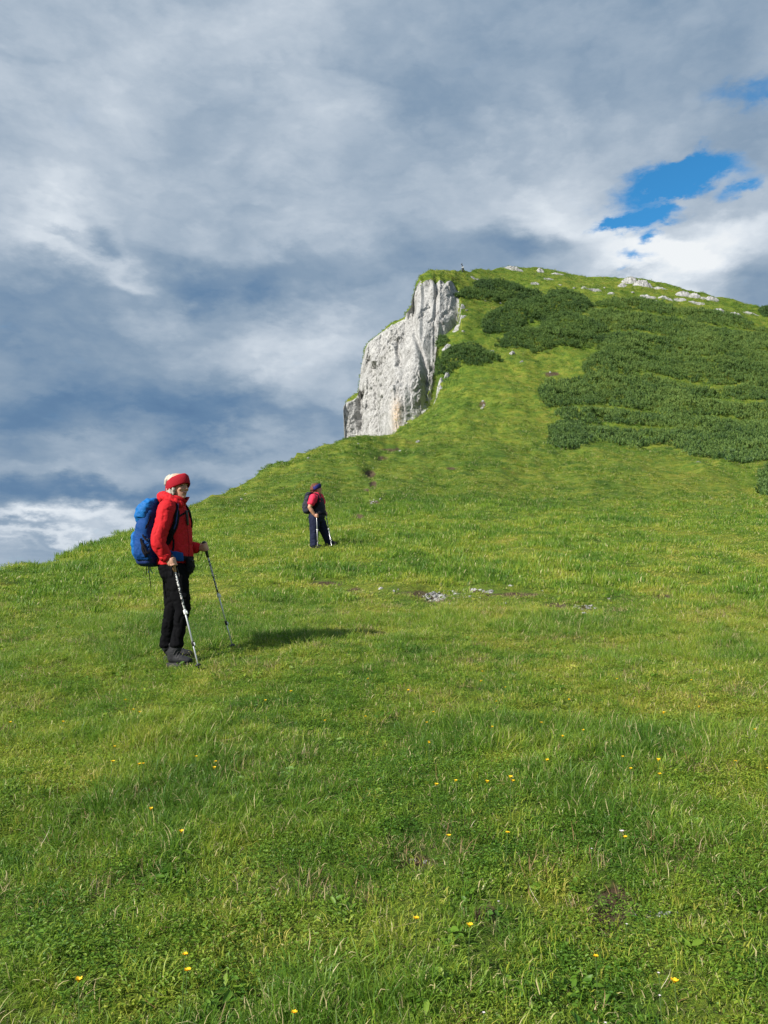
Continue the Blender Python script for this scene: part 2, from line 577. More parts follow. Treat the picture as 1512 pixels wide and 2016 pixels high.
# carry the slope of the near ground through the crest so that it rounds over
Th = np.linspace(0, 3, HR)
Yh = hermite(Th, np.vstack([segY]), HR)
Zh = hermite(Th, np.vstack([segZ]), HR)
Tc_ = np.linspace(0, 1, CR)[:, None]
Yc_ = YS[2] + (YS[3] - YS[2]) * Tc_
Zc_ = ZS[2] + (ZS[3] - ZS[2]) * Tc_
Tt = np.linspace(0, 2, TR)
Yt_ = hermite(Tt, np.vstack([YS[3:6]]), TR)
Zt_ = hermite(Tt, np.vstack([ZS[3:6]]), TR)
Te = np.linspace(0, 3, ER)
Ye_ = hermite(Te, np.vstack([[YS[5]] + YE]), ER)
Ze_ = hermite(Te, np.vstack([[ZS[5]] + ZE]), ER)
GY = np.vstack([Yn, Yh[1:], Yc_[1:], Yt_[1:], Ye_[1:]])
GZ = np.vstack([Zn, Zh[1:], Zc_[1:], Zt_[1:], Ze_[1:]])
R5, R8, R9, R11 = NR - 1, NR + HR - 2, NR + HR + CR - 3, NR + HR + CR + TR - 4
# soften the crease where the near slope meets the hillside (right of the knoll only)
kr = np.exp(-0.5 * (np.arange(-14, 15) / 6.0) ** 2)
kr /= kr.sum()
sm = np.apply_along_axis(lambda c: np.convolve(np.pad(c, 14, mode='edge'), kr, 'valid'), 0, GZ[R5 - 40:R5 + 60])
smY = np.apply_along_axis(lambda c: np.convolve(np.pad(c, 14, mode='edge'), kr, 'valid'), 0, GY[R5 - 40:R5 + 60])
wb = np.clip(1 - np.abs(np.arange(-40, 60)) / 36.0, 0, 1)[:, None] * np.clip((cols_px - 640) / 200, 0.0, 1)[None, :]
GZ[R5 - 40:R5 + 60] = GZ[R5 - 40:R5 + 60] * (1 - wb) + sm * wb
GY[R5 - 40:R5 + 60] = GY[R5 - 40:R5 + 60] * (1 - wb) + smY * wb
WD = np.where(GY > 8, GY, 5 + 3 * np.exp((np.minimum(GY, 8) - 8) / 3.0))
GX = U[None, :] * WD

# hummocks, terracettes and tussocks
amp = np.interp(GY, [-40, 2, 6, 14, 30, 64, 120, 220, 600], [.05, .05, .05, .10, .23, .46, .66, .50, 2.0])
sc = np.interp(GY, [-40, 2, 6, 14, 30, 64, 120, 220, 600], [.9, .9, .9, 1.2, 2.2, 4.0, 6.0, 7.0, 40.0])
bump = amp * fbm(GX / sc, GY / (sc * 1.2), 0.3, 4, 0.5)
lev = np.interp(GY, [0, 10, 40, 70, 150], [1, 1.4, 2.0, 2.6, 3.4])
bump += np.interp(GY, [10, 24, 60, 140, 230], [0, .05, .12, .20, .22]) * fbm(GX / np.interp(GY, [10, 60, 230], [.6, 1.5, 2.6]), GY / np.interp(GY, [10, 60, 230], [.5, 1.2, 2.6]), 12.0, 3)
bump += 0.75 * amp * ridged(GX / (lev * 3.0), GZ * 1.3 / lev + GY / (lev * 4), 4.4, 3) * np.clip((GY - 20) / 40, 0, 1)
steep_guard = np.ones_like(bump)
steep_guard[R8:R9 + 1] = np.where((cols_px > 675) & (cols_px < 908), 0.0, 1.0)[None, :]
for q in range(1, 12):
    g = np.where((cols_px > 675) & (cols_px < 908), q / 12.0, 1.0)
    steep_guard[R8 - q] = np.minimum(steep_guard[R8 - q], g)
    steep_guard[R9 + q] = np.minimum(steep_guard[R9 + q], g)
GZ = GZ + bump * steep_guard
GZ = GZ - np.clip(np.exp(-((np.arange(GZ.shape[0]) - R11) / 6.0) ** 2), 0, 1)[:, None] * 0

# small hollows with bare soil and erosion scars: (px, py, half-width px, half-height px, depth m)
SOIL = [(735, 988, 18, 7, .2), (728, 930, 13, 9, .25), (735, 950, 8, 9, .22), (722, 962, 9, 5, .2), (706, 1012, 15, 5, .18), (750, 900, 16, 4, .2), (765, 884, 20, 4, .2), (690, 1022, 14, 4, .15), (775, 882, 14, 3, .1),
        (640, 1146, 48, 6, .07), (700, 1160, 20, 6, .05), (830, 1166, 60, 7, .05), (858, 1174, 30, 12, .09), (930, 1160, 34, 5, .06), (1150, 1196, 26, 7, .07),
        (960, 1165, 14, 5, .06), (1090, 1190, 40, 6, .03), (1310, 1172, 24, 4, .05), (890, 921, 16, 3, .12), (1085, 735, 22, 4, .3), (950, 795, 8, 8, .3),
        (1215, 1768, 70, 34, .02), (1360, 1800, 60, 16, .02), (825, 1696, 46, 13, .03), (1190, 1815, 40, 14, .02), (960, 1795, 34, 14, .02), (290, 1745, 40, 16, .02), (760, 1810, 40, 10, .02), (530, 1865, 36, 10, .02), (515, 1502, 30, 8, .03), (955, 1790, 26, 10, .02),
        (265, 1870, 30, 12, .02), (1010, 1170, 60, 6, .03)]
soil = np.zeros_like(GZ)
Pflat = np.stack([GX, GY, GZ], -1).reshape(-1, 3)
ppx, ppy, pf = project(Pflat)
vis = (pf > 0.5)
for (sx_, sy_, rx, ry, dep) in SOIL:
    q = ((ppx - sx_) / rx) ** 2 + ((ppy - sy_) / ry) ** 2
    g = (np.exp(-q) * vis * (Pflat[:, 1] < 140)).reshape(GZ.shape)
    soil = np.maximum(soil, g)
    GZ = GZ - dep * g

# --- cliff relief: buttresses, vertical fissures, ledges
cmask = (cols_px > 676) & (cols_px < 909)
ci = np.where(cmask)[0]
c0, c1 = ci[0], ci[-1]
CX_, CY_, CZ_ = GX[R8:R9 + 1, c0:c1 + 1].copy(), GY[R8:R9 + 1, c0:c1 + 1].copy(), GZ[R8:R9 + 1, c0:c1 + 1].copy()
hgt = np.maximum(CZ_[-1] - CZ_[0], 0.01)
tt_ = np.linspace(0, 1, CR)[:, None]
pxc = cols_px[c0:c1 + 1][None, :]
edge_w = np.clip((908 - pxc) / 18, 0.12, 1) * np.clip(hgt / 8, 0, 1)[None, :]
edge_v = np.clip(tt_ * hgt[None, :] / 3.0, 0, 1) * np.clip((1 - tt_) * hgt[None, :] / 1.6, 0, 1) ** 0.6
s_ = CX_ * 1.0 - CY_ * 0.25
fiss = ridged(s_ / 7.5, CZ_ / 40.0, 1.7, 3, 0.5)
butt = fbm(s_ / 10.0, CZ_ / 22.0, 9.2, 3)
crag = fbm(s_ / 2.4, CZ_ / 3.4, 3.1 + CY_ / 9, 5, 0.55)
ledge = ridged(s_ / 14.0, CZ_ / 4.2, 6.6, 3, 0.55)
crack = np.clip(ridged(s_ / 4.2 + 0.25 * crag, CZ_ / 17.0, 21.0, 2, 0.5) - 0.95, 0, 1)
chip = ridged(s_ / 1.1 + .2 * crag, CZ_ / 1.7 + .2 * crag, 5.5, 4, 0.6)
slot = np.clip(ridged(s_ / 1.9 + 0.5 * crag, CZ_ / 13.0, 33.0, 2, 0.5) - 0.9, 0, 1)
slab = np.clip(.55 + 1.1 * fbm(s_ / 9.0, CZ_ / 14.0, 44.0, 2), .15, 1.2)
rel = 1.9 * butt + 0.7 * fiss + (0.75 * crag + 0.40 * ledge + 0.42 * chip - 0.8 * slot) * slab - 1.7 * crack
# one long diagonal gully between the two buttresses, and the narrow clefts of the left pillar
g_line = np.interp(CZ_, [30, 40, 50, 60, 66], [ue(828, 0)[0], ue(838, 0)[0], ue(815, 0)[0], ue(809, 0)[0], ue(806, 0)[0]]) * CY_
rel -= 1.3 * np.exp(-((CX_ - g_line) / 0.5) ** 2)
for (pxa, ya, pxb, yb, dd, ww) in [(735, 740, 741, 868, 3.0, .7), (727, 720, 724, 800, 1.6, .6), (708, 790, 709, 840, 1.6, .5), (782, 700, 787, 740, 1.2, .4), (800, 850, 806, 800, 1.0, .5)]:
    za, zb = CAMZ + 168 * ue(pxa, ya)[1], CAMZ + 166 * ue(pxb, yb)[1]
    line = np.interp(CZ_, [zb, za], [ue(pxb, yb)[0], ue(pxa, ya)[0]]) * CY_
    rel -= dd * np.exp(-((CX_ - line + 0.4 * crag) / ww) ** 2) * ((CZ_ > zb - 2) & (CZ_ < za + 2))
rel = rel * edge_w * edge_v
nx, ny, nz = -0.42, -0.86, 0.28
CX_ += nx * rel * 0.6
CY_ += ny * rel
CZ_ += nz * rel * 0.35
GX[R8:R9 + 1, c0:c1 + 1], GY[R8:R9 + 1, c0:c1 + 1], GZ[R8:R9 + 1, c0:c1 + 1] = CX_, CY_, CZ_

PG = np.stack([GX, GY, GZ], -1)
NRW = PG.shape[0]
idx = np.arange(NRW * NC).reshape(NRW, NC)
QUADS = np.stack([idx[:-1, :-1], idx[:-1, 1:], idx[1:, 1:], idx[1:, :-1]], -1)     # (rows-1, cols-1, 4)
rows_i = np.arange(NRW - 1)[:, None] * np.ones((1, NC - 1), int)
cols_i = np.ones((NRW - 1, 1), int) * np.arange(NC - 1)[None, :]
is_cliff = (rows_i >= R8) & (rows_i < R9) & (cols_i >= c0) & (cols_i < c1)
is_near = (rows_i < R5 + 8) & ~is_cliff
is_hill = ~is_cliff & ~is_near
Vall = PG.reshape(-1, 3)


def submesh(name, mask, mat, **attrs):
    q = QUADS[mask]
    used, inv = np.unique(q.ravel(), return_inverse=True)
    me = np_mesh(name, Vall[used], inv.reshape(-1, 4))
    for k, v in attrs.items():
        fattr(me, k, v.ravel()[used])
    return link(name, me, mat)


meadow = tag(submesh('meadow', is_near, MAT_TURF, soil=soil), 'grassy alpine meadow sloping up towards the knoll', kind='structure')
hillside = tag(submesh('hillside', is_hill, MAT_TURF, soil=soil), 'steep grassy hillside rising to the summit', kind='structure')
ochre = np.zeros_like(GZ)
turfm = np.zeros_like(GZ)
gp = project(PG.reshape(-1, 3))
gpx, gpy = gp[0].reshape(GZ.shape), gp[1].reshape(GZ.shape)
ochre = np.exp(-((gpx - 781) / 9) ** 2 - ((gpy - 815) / 26) ** 2) * 0.9 + 0.5 * np.exp(-((gpx - 790) / 14) ** 2 - ((gpy - 850) / 12) ** 2)
# distance to the grassy right-hand rim and to the top of the wall, in metres: turf creeps onto the rock there
rim = np.zeros_like(GZ)
rim[R8:R9 + 1, c0:c1 + 1] = 0.34 * np.exp(-(tt_ * hgt[None, :]) / 3.0) * (pxc > 780) + 0.26 * np.exp(-((1 - tt_) * hgt[None, :]) / 0.8) \
    + 0.30 * np.exp(-((908 - pxc) / 9.0)) * (pxc > 850) + 0.33 * np.exp(-((gpx[R8:R9 + 1, c0:c1 + 1] - 846) / 14) ** 2 - ((gpy[R8:R9 + 1, c0:c1 + 1] - 775) / 26) ** 2) \
    + 0.3 * np.exp(-((gpx[R8:R9 + 1, c0:c1 + 1] - 829) / 6) ** 2 - ((gpy[R8:R9 + 1, c0:c1 + 1] - 565) / 14) ** 2)
cliff = tag(submesh('cliff', is_cliff, MAT_CLIFF, ochre=ochre, turf=rim), 'pale grey limestone cliff dropping from the summit', kind='structure')

# far valley floor, far below the mountain
vm, vt, vo = new_mat('far_valley')
vgeo = vt.add('ShaderNodeNewGeometry')
vb = vt.add('ShaderNodeBsdfDiffuse')
vt.put(vb.inputs[0], vt.ramp(vt.noise(vgeo.outputs['Position'], 0.0012, 6, 0.6), [(0.4, (0.03, 0.06, 0.03)), (0.6, (0.09, 0.12, 0.06))]))
vt.l.new(vb.outputs[0], vo.inputs[0])
g = np.linspace(-30000, 30000, 41)
vx, vy = np.meshgrid(g, g)
vz = -620 + 140 * fbm(vx / 5200, vy / 5200, 0.7, 4)
vi = np.arange(41 * 41).reshape(41, 41)
vq = np.stack([vi[:-1, :-1], vi[:-1, 1:], vi[1:, 1:], vi[1:, :-1]], -1).reshape(-1, 4)
tag(link('valley', np_mesh('valley', np.stack([vx, vy, vz], -1).reshape(-1, 3), vq), vm), 'wooded valley floor far below the mountain', kind='structure')

TERRAIN = BVHTree.FromPolygons([tuple(v) for v in Vall.tolist()], QUADS.reshape(-1, 4).tolist())
EYE = Vector((0, 0, CAMZ))


def hit(px, py):
    """ground point seen at a photograph pixel"""
    loc, nrm, i, dist = TERRAIN.ray_cast(EYE, ray(px, py).normalized())
    return loc, nrm


def drop(x, y, z0=400):
    loc, nrm, i, dist = TERRAIN.ray_cast(Vector((x, y, z0)), Vector((0, 0, -1)))
    return loc, nrm

# ================================================================== PEOPLE
def plain(name, col, rough=0.7, spec=0.3, bump=0.0, bscale=60.0, vary=0.12, metal=0.0):
    """cloth, skin, plastic or metal with slight uneven colour and fine relief"""
    m, t, out = new_mat(name)
    tcn = t.add('ShaderNodeTexCoord')
    pos = tcn.outputs['Object']
    n = t.noise(pos, 9.0, 4, 0.6)
    c = t.mix(t.smooth(n, 0.3, 0.7), tuple(x * (1 - vary) for x in col[:3]) + (1,), tuple(min(x * (1 + vary), 1) for x in col[:3]) + (1,))
    b = t.add('ShaderNodeBsdfPrincipled')
    t.put(b.inputs['Base Color'], c)
    b.inputs['Roughness'].default_value = rough
    b.inputs['Specular IOR Level'].default_value = spec
    b.inputs['Metallic'].default_value = metal
    if bump:
        bm = t.add('ShaderNodeBump')
        bm.inputs['Strength'].default_value = bump
        bm.inputs['Distance'].default_value = 0.004
        t.put(bm.inputs['Height'], t.noise(pos, bscale, 4, 0.65))
        t.l.new(bm.outputs[0], b.inputs['Normal'])
    t.l.new(b.outputs[0], out.inputs[0])
    return m


M_SKIN = plain('skin', (0.50, 0.27, 0.19), 0.55, 0.35, 0.2, 120)
M_SKIN2 = plain('tanned_skin', (0.50, 0.25, 0.16), 0.55, 0.35, 0.2, 120)
M_JACKET = plain('red_jacket_cloth', (0.46, 0.011, 0.016), 0.78, 0.18, 0.5, 40)
M_BAND = plain('dark_red_fleece', (0.30, 0.008, 0.018), 0.88, 0.2, 0.4, 90)
M_HAIR = plain('ash_blond_hair', (0.37, 0.34, 0.29), 0.6, 0.3, 0.8, 140, 0.25)
M_HAIR2 = plain('auburn_hair', (0.11, 0.035, 0.018), 0.6, 0.3, 0.8, 140, 0.3)
M_BLACK = plain('black_trouser_cloth', (0.0045, 0.0045, 0.0055), 0.8, 0.05, 0.5, 50)
M_NAVY = plain('navy_trouser_cloth', (0.011, 0.014, 0.036), 0.8, 0.15, 0.5, 50)
M_VEST = plain('dark_navy_vest_cloth', (0.010, 0.011, 0.024), 0.75, 0.3, 0.5, 50)
M_PINK = plain('pink_shirt_cloth', (0.62, 0.026, 0.07), 0.75, 0.25, 0.3, 50)
M_BOOT = plain('dark_boot_leather', (0.018, 0.0185, 0.021), 0.7, 0.2, 0.7, 60, 0.4)
M_SOLE = plain('grey_boot_sole', (0.05, 0.049, 0.047), 0.85, 0.3, 0.5, 80)
M_BLUE = plain('blue_pack_cloth', (0.003, 0.046, 0.19), 0.72, 0.18, 0.5, 60)
M_LBLUE = plain('bright_blue_pack_cloth', (0.004, 0.115, 0.36), 0.66, 0.22, 0.5, 60)
M_DBLUE = plain('deep_blue_pack_cloth', (0.006, 0.022, 0.11), 0.6, 0.35, 0.5, 60)
M_STRAP = plain('black_webbing', (0.008, 0.008, 0.011), 0.8, 0.1, 0.5, 90)
M_PACK2 = plain('dark_grey_pack_cloth', (0.018, 0.020, 0.034), 0.7, 0.3, 0.5, 60, 0.35)
M_ALU = plain('pole_aluminium', (0.62, 0.62, 0.62), 0.35, 0.5, 0, 60, 0.05, 0.7)
M_WHITE = plain('white_plastic', (0.72, 0.72, 0.70), 0.45, 0.4)
M_CORK = plain('cork_grip', (0.42, 0.23, 0.10), 0.8, 0.2, 0.4, 90, 0.3)
M_PLAST = plain('black_plastic', (0.014, 0.014, 0.014), 0.45, 0.45)
M_EYE = plain('dark_eyes', (0.03, 0.022, 0.018), 0.25, 0.5)
M_LIP = plain('lips', (0.36, 0.12, 0.10), 0.5, 0.4)
M_BROW = plain('brown_eyebrows', (0.14, 0.09, 0.06), 0.8, 0.2)
M_BUFF = plain('patterned_blue_cloth', (0.014, 0.016, 0.10), 0.8, 0.2, 0.3, 60, 0.5)


def pole_print():
    m, t, out = new_mat('printed_pole_shaft')
    pos = t.add('ShaderNodeTexCoord').outputs['Object']
    n = t.noise(pos, 34.0, 3, 0.7)
    c = t.ramp(n, [(0.0, (0.012, 0.012, 0.012)), (0.49, (0.012, 0.012, 0.012)), (0.52, (0.6, 0.6, 0.58)), (0.62, (0.6, 0.6, 0.58)), (0.66, (0.4, 0.03, 0.03))])
    b = t.add('ShaderNodeBsdfPrincipled')
    t.put(b.inputs['Base Color'], c)
    b.inputs['Roughness'].default_value = 0.4
    t.l.new(b.outputs[0], out.inputs[0])
    return m


M_PRINT = pole_print()


class Geo:
    """collects closed lofted solids"""
    def __init__(self):
        self.V, self.F = [], []

    def loft(self, rings, n=20, power=2.0):
        """rings: (centre, axis_u scaled, axis_v scaled)"""
        b = len(self.V)
        for (c, u, v) in rings:
            for i in range(n):
                a = 2 * math.pi * i / n
                ca, sa = math.cos(a), math.sin(a)
                ca = math.copysign(abs(ca) ** (2 / power), ca)
                sa = math.copysign(abs(sa) ** (2 / power), sa)
                self.V.append(tuple(Vector(c) + Vector(u) * ca + Vector(v) * sa))
        for k in range(len(rings) - 1):
            for i in range(n):
                j = (i + 1) % n
                self.F.append((b + k * n + i, b + k * n + j, b + (k + 1) * n + j, b + (k + 1) * n + i))
        for k, flip in ((0, True), (len(rings) - 1, False)):
            self.V.append(tuple(Vector(rings[k][0])))
            ctr = len(self.V) - 1
            for i in range(n):
                j = (i + 1) % n
                q = (b + k * n + i, b + k * n + j, ctr)
                self.F.append(q[::-1] if flip else q)
        return self

    def tube(self, pts, radii, n=14, flat=None, up=None, caps=True):
        """tapered tube through points; radii scalars or (ru, rv); rounded ends"""
        P = [Vector(p) for p in pts]
        R = [(r, r) if not isinstance(r, (tuple, list)) else r for r in radii]
        rings = []
        ref = Vector(up) if up else Vector((0.13, 0.97, 0.21))
        for i, p in enumerate(P):
            d = (P[min(i + 1, len(P) - 1)] - P[max(i - 1, 0)]).normalized()
            u = (ref - d * ref.dot(d)).normalized()
            v = d.cross(u)
            ref = u
            rings.append((p, u * R[i][0], v * R[i][1], d))
        out = []
        if caps:
            p, u, v, d = rings[0]
            r = max(u.length, v.length)
            for f, s in ((0.95, 0.35), (0.6, 0.8)):
                out.append((p - d * r * f * 0.6, u * s, v * s))
        out += [(p, u, v) for p, u, v, d in rings]
        if caps:
            p, u, v, d = rings[-1]
            r = max(u.length, v.length)
            for f, s in ((0.6, 0.8), (0.95, 0.35)):
                out.append((p + d * r * f * 0.6, u * s, v * s))
        return self.loft(out, n)

    def ball(self, c, rx, ry, rz, rot=None, n=18, m=10):
        c = Vector(c)
        ax = [Vector((rx, 0, 0)), Vector((0, ry, 0)), Vector((0, 0, rz))]
        if rot:
            ax = [rot @ a for a in ax]
        rings = []
        for k in range(1, m):
            a = math.pi * k / m
            rings.append((c - ax[2] * math.cos(a), ax[0] * math.sin(a), ax[1] * math.sin(a)))
        return self.loft(rings, n)

    def mesh(self, name):
        me = bpy.data.meshes.new(name)
        me.from_pydata(self.V, [], self.F)
        bm = bmesh.new()
        bm.from_mesh(me)
        bmesh.ops.recalc_face_normals(bm, faces=bm.faces)
        bm.to_mesh(me)
        bm.free()
        me.polygons.foreach_set('use_smooth', np.ones(len(me.polygons), bool))
        return me


def spline(pts, n):
    """Catmull-Rom through tuples of any length"""
    A = np.array(pts, float)
    A = np.vstack([2 * A[0] - A[1], A, 2 * A[-1] - A[-2]])
    out = []
    k = len(pts) - 1
    for s in np.linspace(0, k, n):
        i = min(int(s), k - 1)
        t = s - i
        p0, p1, p2, p3 = A[i], A[i + 1], A[i + 2], A[i + 3]
        out.append(0.5 * ((2 * p1) + (p2 - p0) * t + (2 * p0 - 5 * p1 + 4 * p2 - p3) * t * t + (3 * p1 - p0 - 3 * p2 + p3) * t ** 3))
    return np.array(out)


def fused(geo, name, voxel, smooth=4, wrinkle=None):
    """melt overlapping solids into one continuous surface"""
    me = geo.mesh(name + '_raw')
    tmp = bpy.data.objects.new('tmp', me)
    COL.objects.link(tmp)
    r = tmp.modifiers.new('r', 'REMESH')
    r.mode = 'VOXEL'
    r.voxel_size = voxel
    r.adaptivity = 0
    r.use_smooth_shade = True
    if smooth:
        s = tmp.modifiers.new('s', 'SMOOTH')
        s.factor = 0.5
        s.iterations = smooth
    dg = bpy.context.evaluated_depsgraph_get()
    res = bpy.data.meshes.new_from_object(tmp.evaluated_get(dg))
    bpy.data.objects.remove(tmp)
    bpy.data.meshes.remove(me)
    res.name = name
    res.materials.clear()
    if wrinkle:
        n = len(res.vertices)
        co = np.empty(n * 3, np.float32)
        no = np.empty(n * 3, np.float32)
        res.vertices.foreach_get('co', co)
        res.vertices.foreach_get('normal', no)
        co, no = co.reshape(-1, 3), no.reshape(-1, 3)
        co = co + no * wrinkle(co)[:, None]
        res.vertices.foreach_set('co', co.astype(np.float32).ravel())
        res.update()
    res.polygons.foreach_set('use_smooth', np.ones(len(res.polygons), bool))
    return res


def folds(amp, sx, sz, seed):
    return lambda c: amp * (0.7 * (ridged(c[:, 0] / sx, c[:, 1] / sx + seed, c[:, 2] / sz + 0.5 * c[:, 0] / sx, 2) - 0.4) + 0.6 * fbm(c[:, 0] / sx / 1.7, c[:, 1] / sx / 1.7 - seed, c[:, 2] / sz / 1.5, 2))


def bvh_of(me):
    return BVHTree.FromPolygons([tuple(v.co) for v in me.vertices], [tuple(p.vertices) for p in me.polygons])


def ribbon_on(bvh, pts, width, thick, lift, n=40, snap=0.12):
    """flat webbing laid along a path on a surface"""
    S_ = spline(pts, n)
    P, N = [], []
    for p in S_:
        loc, nrm, i, d = bvh.find_nearest(Vector(p))
        if d is not None and d < snap:
            P.append(loc + nrm * lift)
            N.append(nrm)
        else:
            P.append(Vector(p))
            N.append(nrm or Vector((0, 0, 1)))
    for _ in range(3):
        P = [P[0]] + [(P[i - 1] + P[i] * 2 + P[i + 1]) / 4 for i in range(1, n - 1)] + [P[-1]]
        N = [N[0]] + [((N[i - 1] + N[i] * 2 + N[i + 1]) / 4).normalized() for i in range(1, n - 1)] + [N[-1]]
    rings = []
    for i, p in enumerate(P):
        d = (P[min(i + 1, n - 1)] - P[max(i - 1, 0)]).normalized()
        v = N[i]
        v = (v - d * v.dot(d)).normalized()
        u = d.cross(v)
        rings.append((p, u * width / 2, v * thick / 2))
    return Geo().loft(rings, 10, 4.0)


def head_geo(g, C, R, s=1.0):
    """skull, jaw, nose, ears; C centre of the head, R rotation, face towards local +x"""
    prof = [(-.119, .050, -.020, .020), (-.112, .072, -.004, .033), (-.098, .083, .014, .043), (-.078, .086, .034, .052), (-.055, .0875, .056, .059), (-.03, .0865, .075, .065),
            (-.005, .0825, .088, .069), (.02, .0835, .096, .0725), (.04, .090, .100, .075), (.065, .087, .099, .0745), (.085, .076, .089, .067), (.102, .054, .068, .052), (.113, .026, .036, .026)]
    b = len(g.V)
    n = 28
    for (z, f, bk, w) in prof:
        for i in range(n):
            a = 2 * math.pi * i / n
            ca, sa = math.cos(a), math.sin(a)
            ca2 = math.copysign(abs(ca) ** 0.9, ca)
            sa2 = math.copysign(abs(sa) ** 0.9, sa)
            x = (f if ca > 0 else bk) * ca2
            p = Vector((x, w * sa2, z)) * s
            g.V.append(tuple(Vector(C) + R @ p))
    K = len(prof)
    for k in range(K - 1):
        for i in range(n):
            j = (i + 1) % n
            g.F.append((b + k * n + i, b + k * n + j, b + (k + 1) * n + j, b + (k + 1) * n + i))
    for k, flip in ((0, True), (K - 1, False)):
        z = prof[k][0]
        g.V.append(tuple(Vector(C) + R @ (Vector(((prof[k][1] - prof[k][2]) / 2 * .6, 0, z)) * s)))
        c = len(g.V) - 1
        for i in range(n):
            j = (i + 1) % n
            q = (b + k * n + i, b + k * n + j, c)
            g.F.append(q[::-1] if flip else q)
    T = lambda x, y, z: tuple(Vector(C) + R @ (Vector((x, y, z)) * s))
    g.tube([T(.083, 0, .018), T(.094, 0, -.004), T(.107, 0, -.028)], [.0075 * s, .009 * s, .0115 * s], 10)
    for y in (-1, 1):
        g.ball(T(.094, .010 * y, -.031), .010 * s, .008 * s, .008 * s, R)
        g.ball(T(.064, .038 * y, -.028), .022 * s, .020 * s, .019 * s, R)           # cheek
        g.tube([T(.078, .012 * y, .024), T(.076, .03 * y, .028), T(.060, .05 * y, .020)], [.008 * s] * 3, 8)   # brow ridge
        g.ball(T(-.008, .072 * y, -.012), .017 * s, .008 * s, .030 * s, R)          # ear
    g.ball(T(.080, 0, -.060), .012 * s, .026 * s, .016 * s, R)                      # mouth area
    g.ball(T(.074, 0, -.100), .016 * s, .020 * s, .014 * s, R)                      # chin
    return T


def hand_geo(g, wrist, grip, axis, outer, s=1.0):
    """a fist closed round a pole grip: palm, four fingers curled round it, thumb across"""
    wrist, c, ax = Vector(wrist), Vector(grip), Vector(axis).normalized()
    a = (c - wrist)
    a = (a - ax * a.dot(ax)).normalized()
    o = Vector(outer)
    o = (o - ax * o.dot(ax) - a * o.dot(a)).normalized()
    rg = .021 * s
    palm_c = c + o * .018 * s - a * .022 * s
    g.tube([wrist, wrist.lerp(palm_c, .5), palm_c, c + o * .027 * s - a * .004 * s], [(.024 * s, .019 * s), (.030 * s, .018 * s), (.036 * s, .017 * s), (.038 * s, .012 * s)], 12, up=ax)
    for i in range(4):
        L = (1.0, 1.08, 1.02, .85)[i]
        off = ax * (.029 - .0195 * i) * s
        pts, rr = [], []
        for k, ph in enumerate(np.linspace(-25, 215 * L, 9)):
            p = math.radians(ph)
            rad = rg + .0065 * s + (.004 * s if k in (2, 5) else 0)
            pts.append(c + off + o * math.cos(p) * rad + a * math.sin(p) * rad)
            rr.append(.0098 * s * (1 - .28 * k / 8))
        g.tube(pts, rr, 8)
    th = [c - a * .030 * s + ax * .012 * s + o * .008 * s, c - a * .028 * s + ax * .034 * s - o * .010 * s, c - a * .006 * s + ax * .047 * s - o * .020 * s, c + a * .018 * s + ax * .046 * s - o * .012 * s]
    g.tube(th, [.014 * s, .0125 * s, .0105 * s, .0085 * s], 8)


class Frame:
    """figure-local coordinates (x right along the picture, y away, z up) measured from the photograph"""
    def __init__(self, fpx, fpy):
        self.base, _ = hit(fpx, fpy)
        self.Y = self.base.y

    def at(self, px, py, dy):
        d = ray(px, py)
        y = self.Y + dy
        return Vector((d.x / d.y * y - self.base.x, dy, CAMZ + d.z / d.y * y - self.base.z))


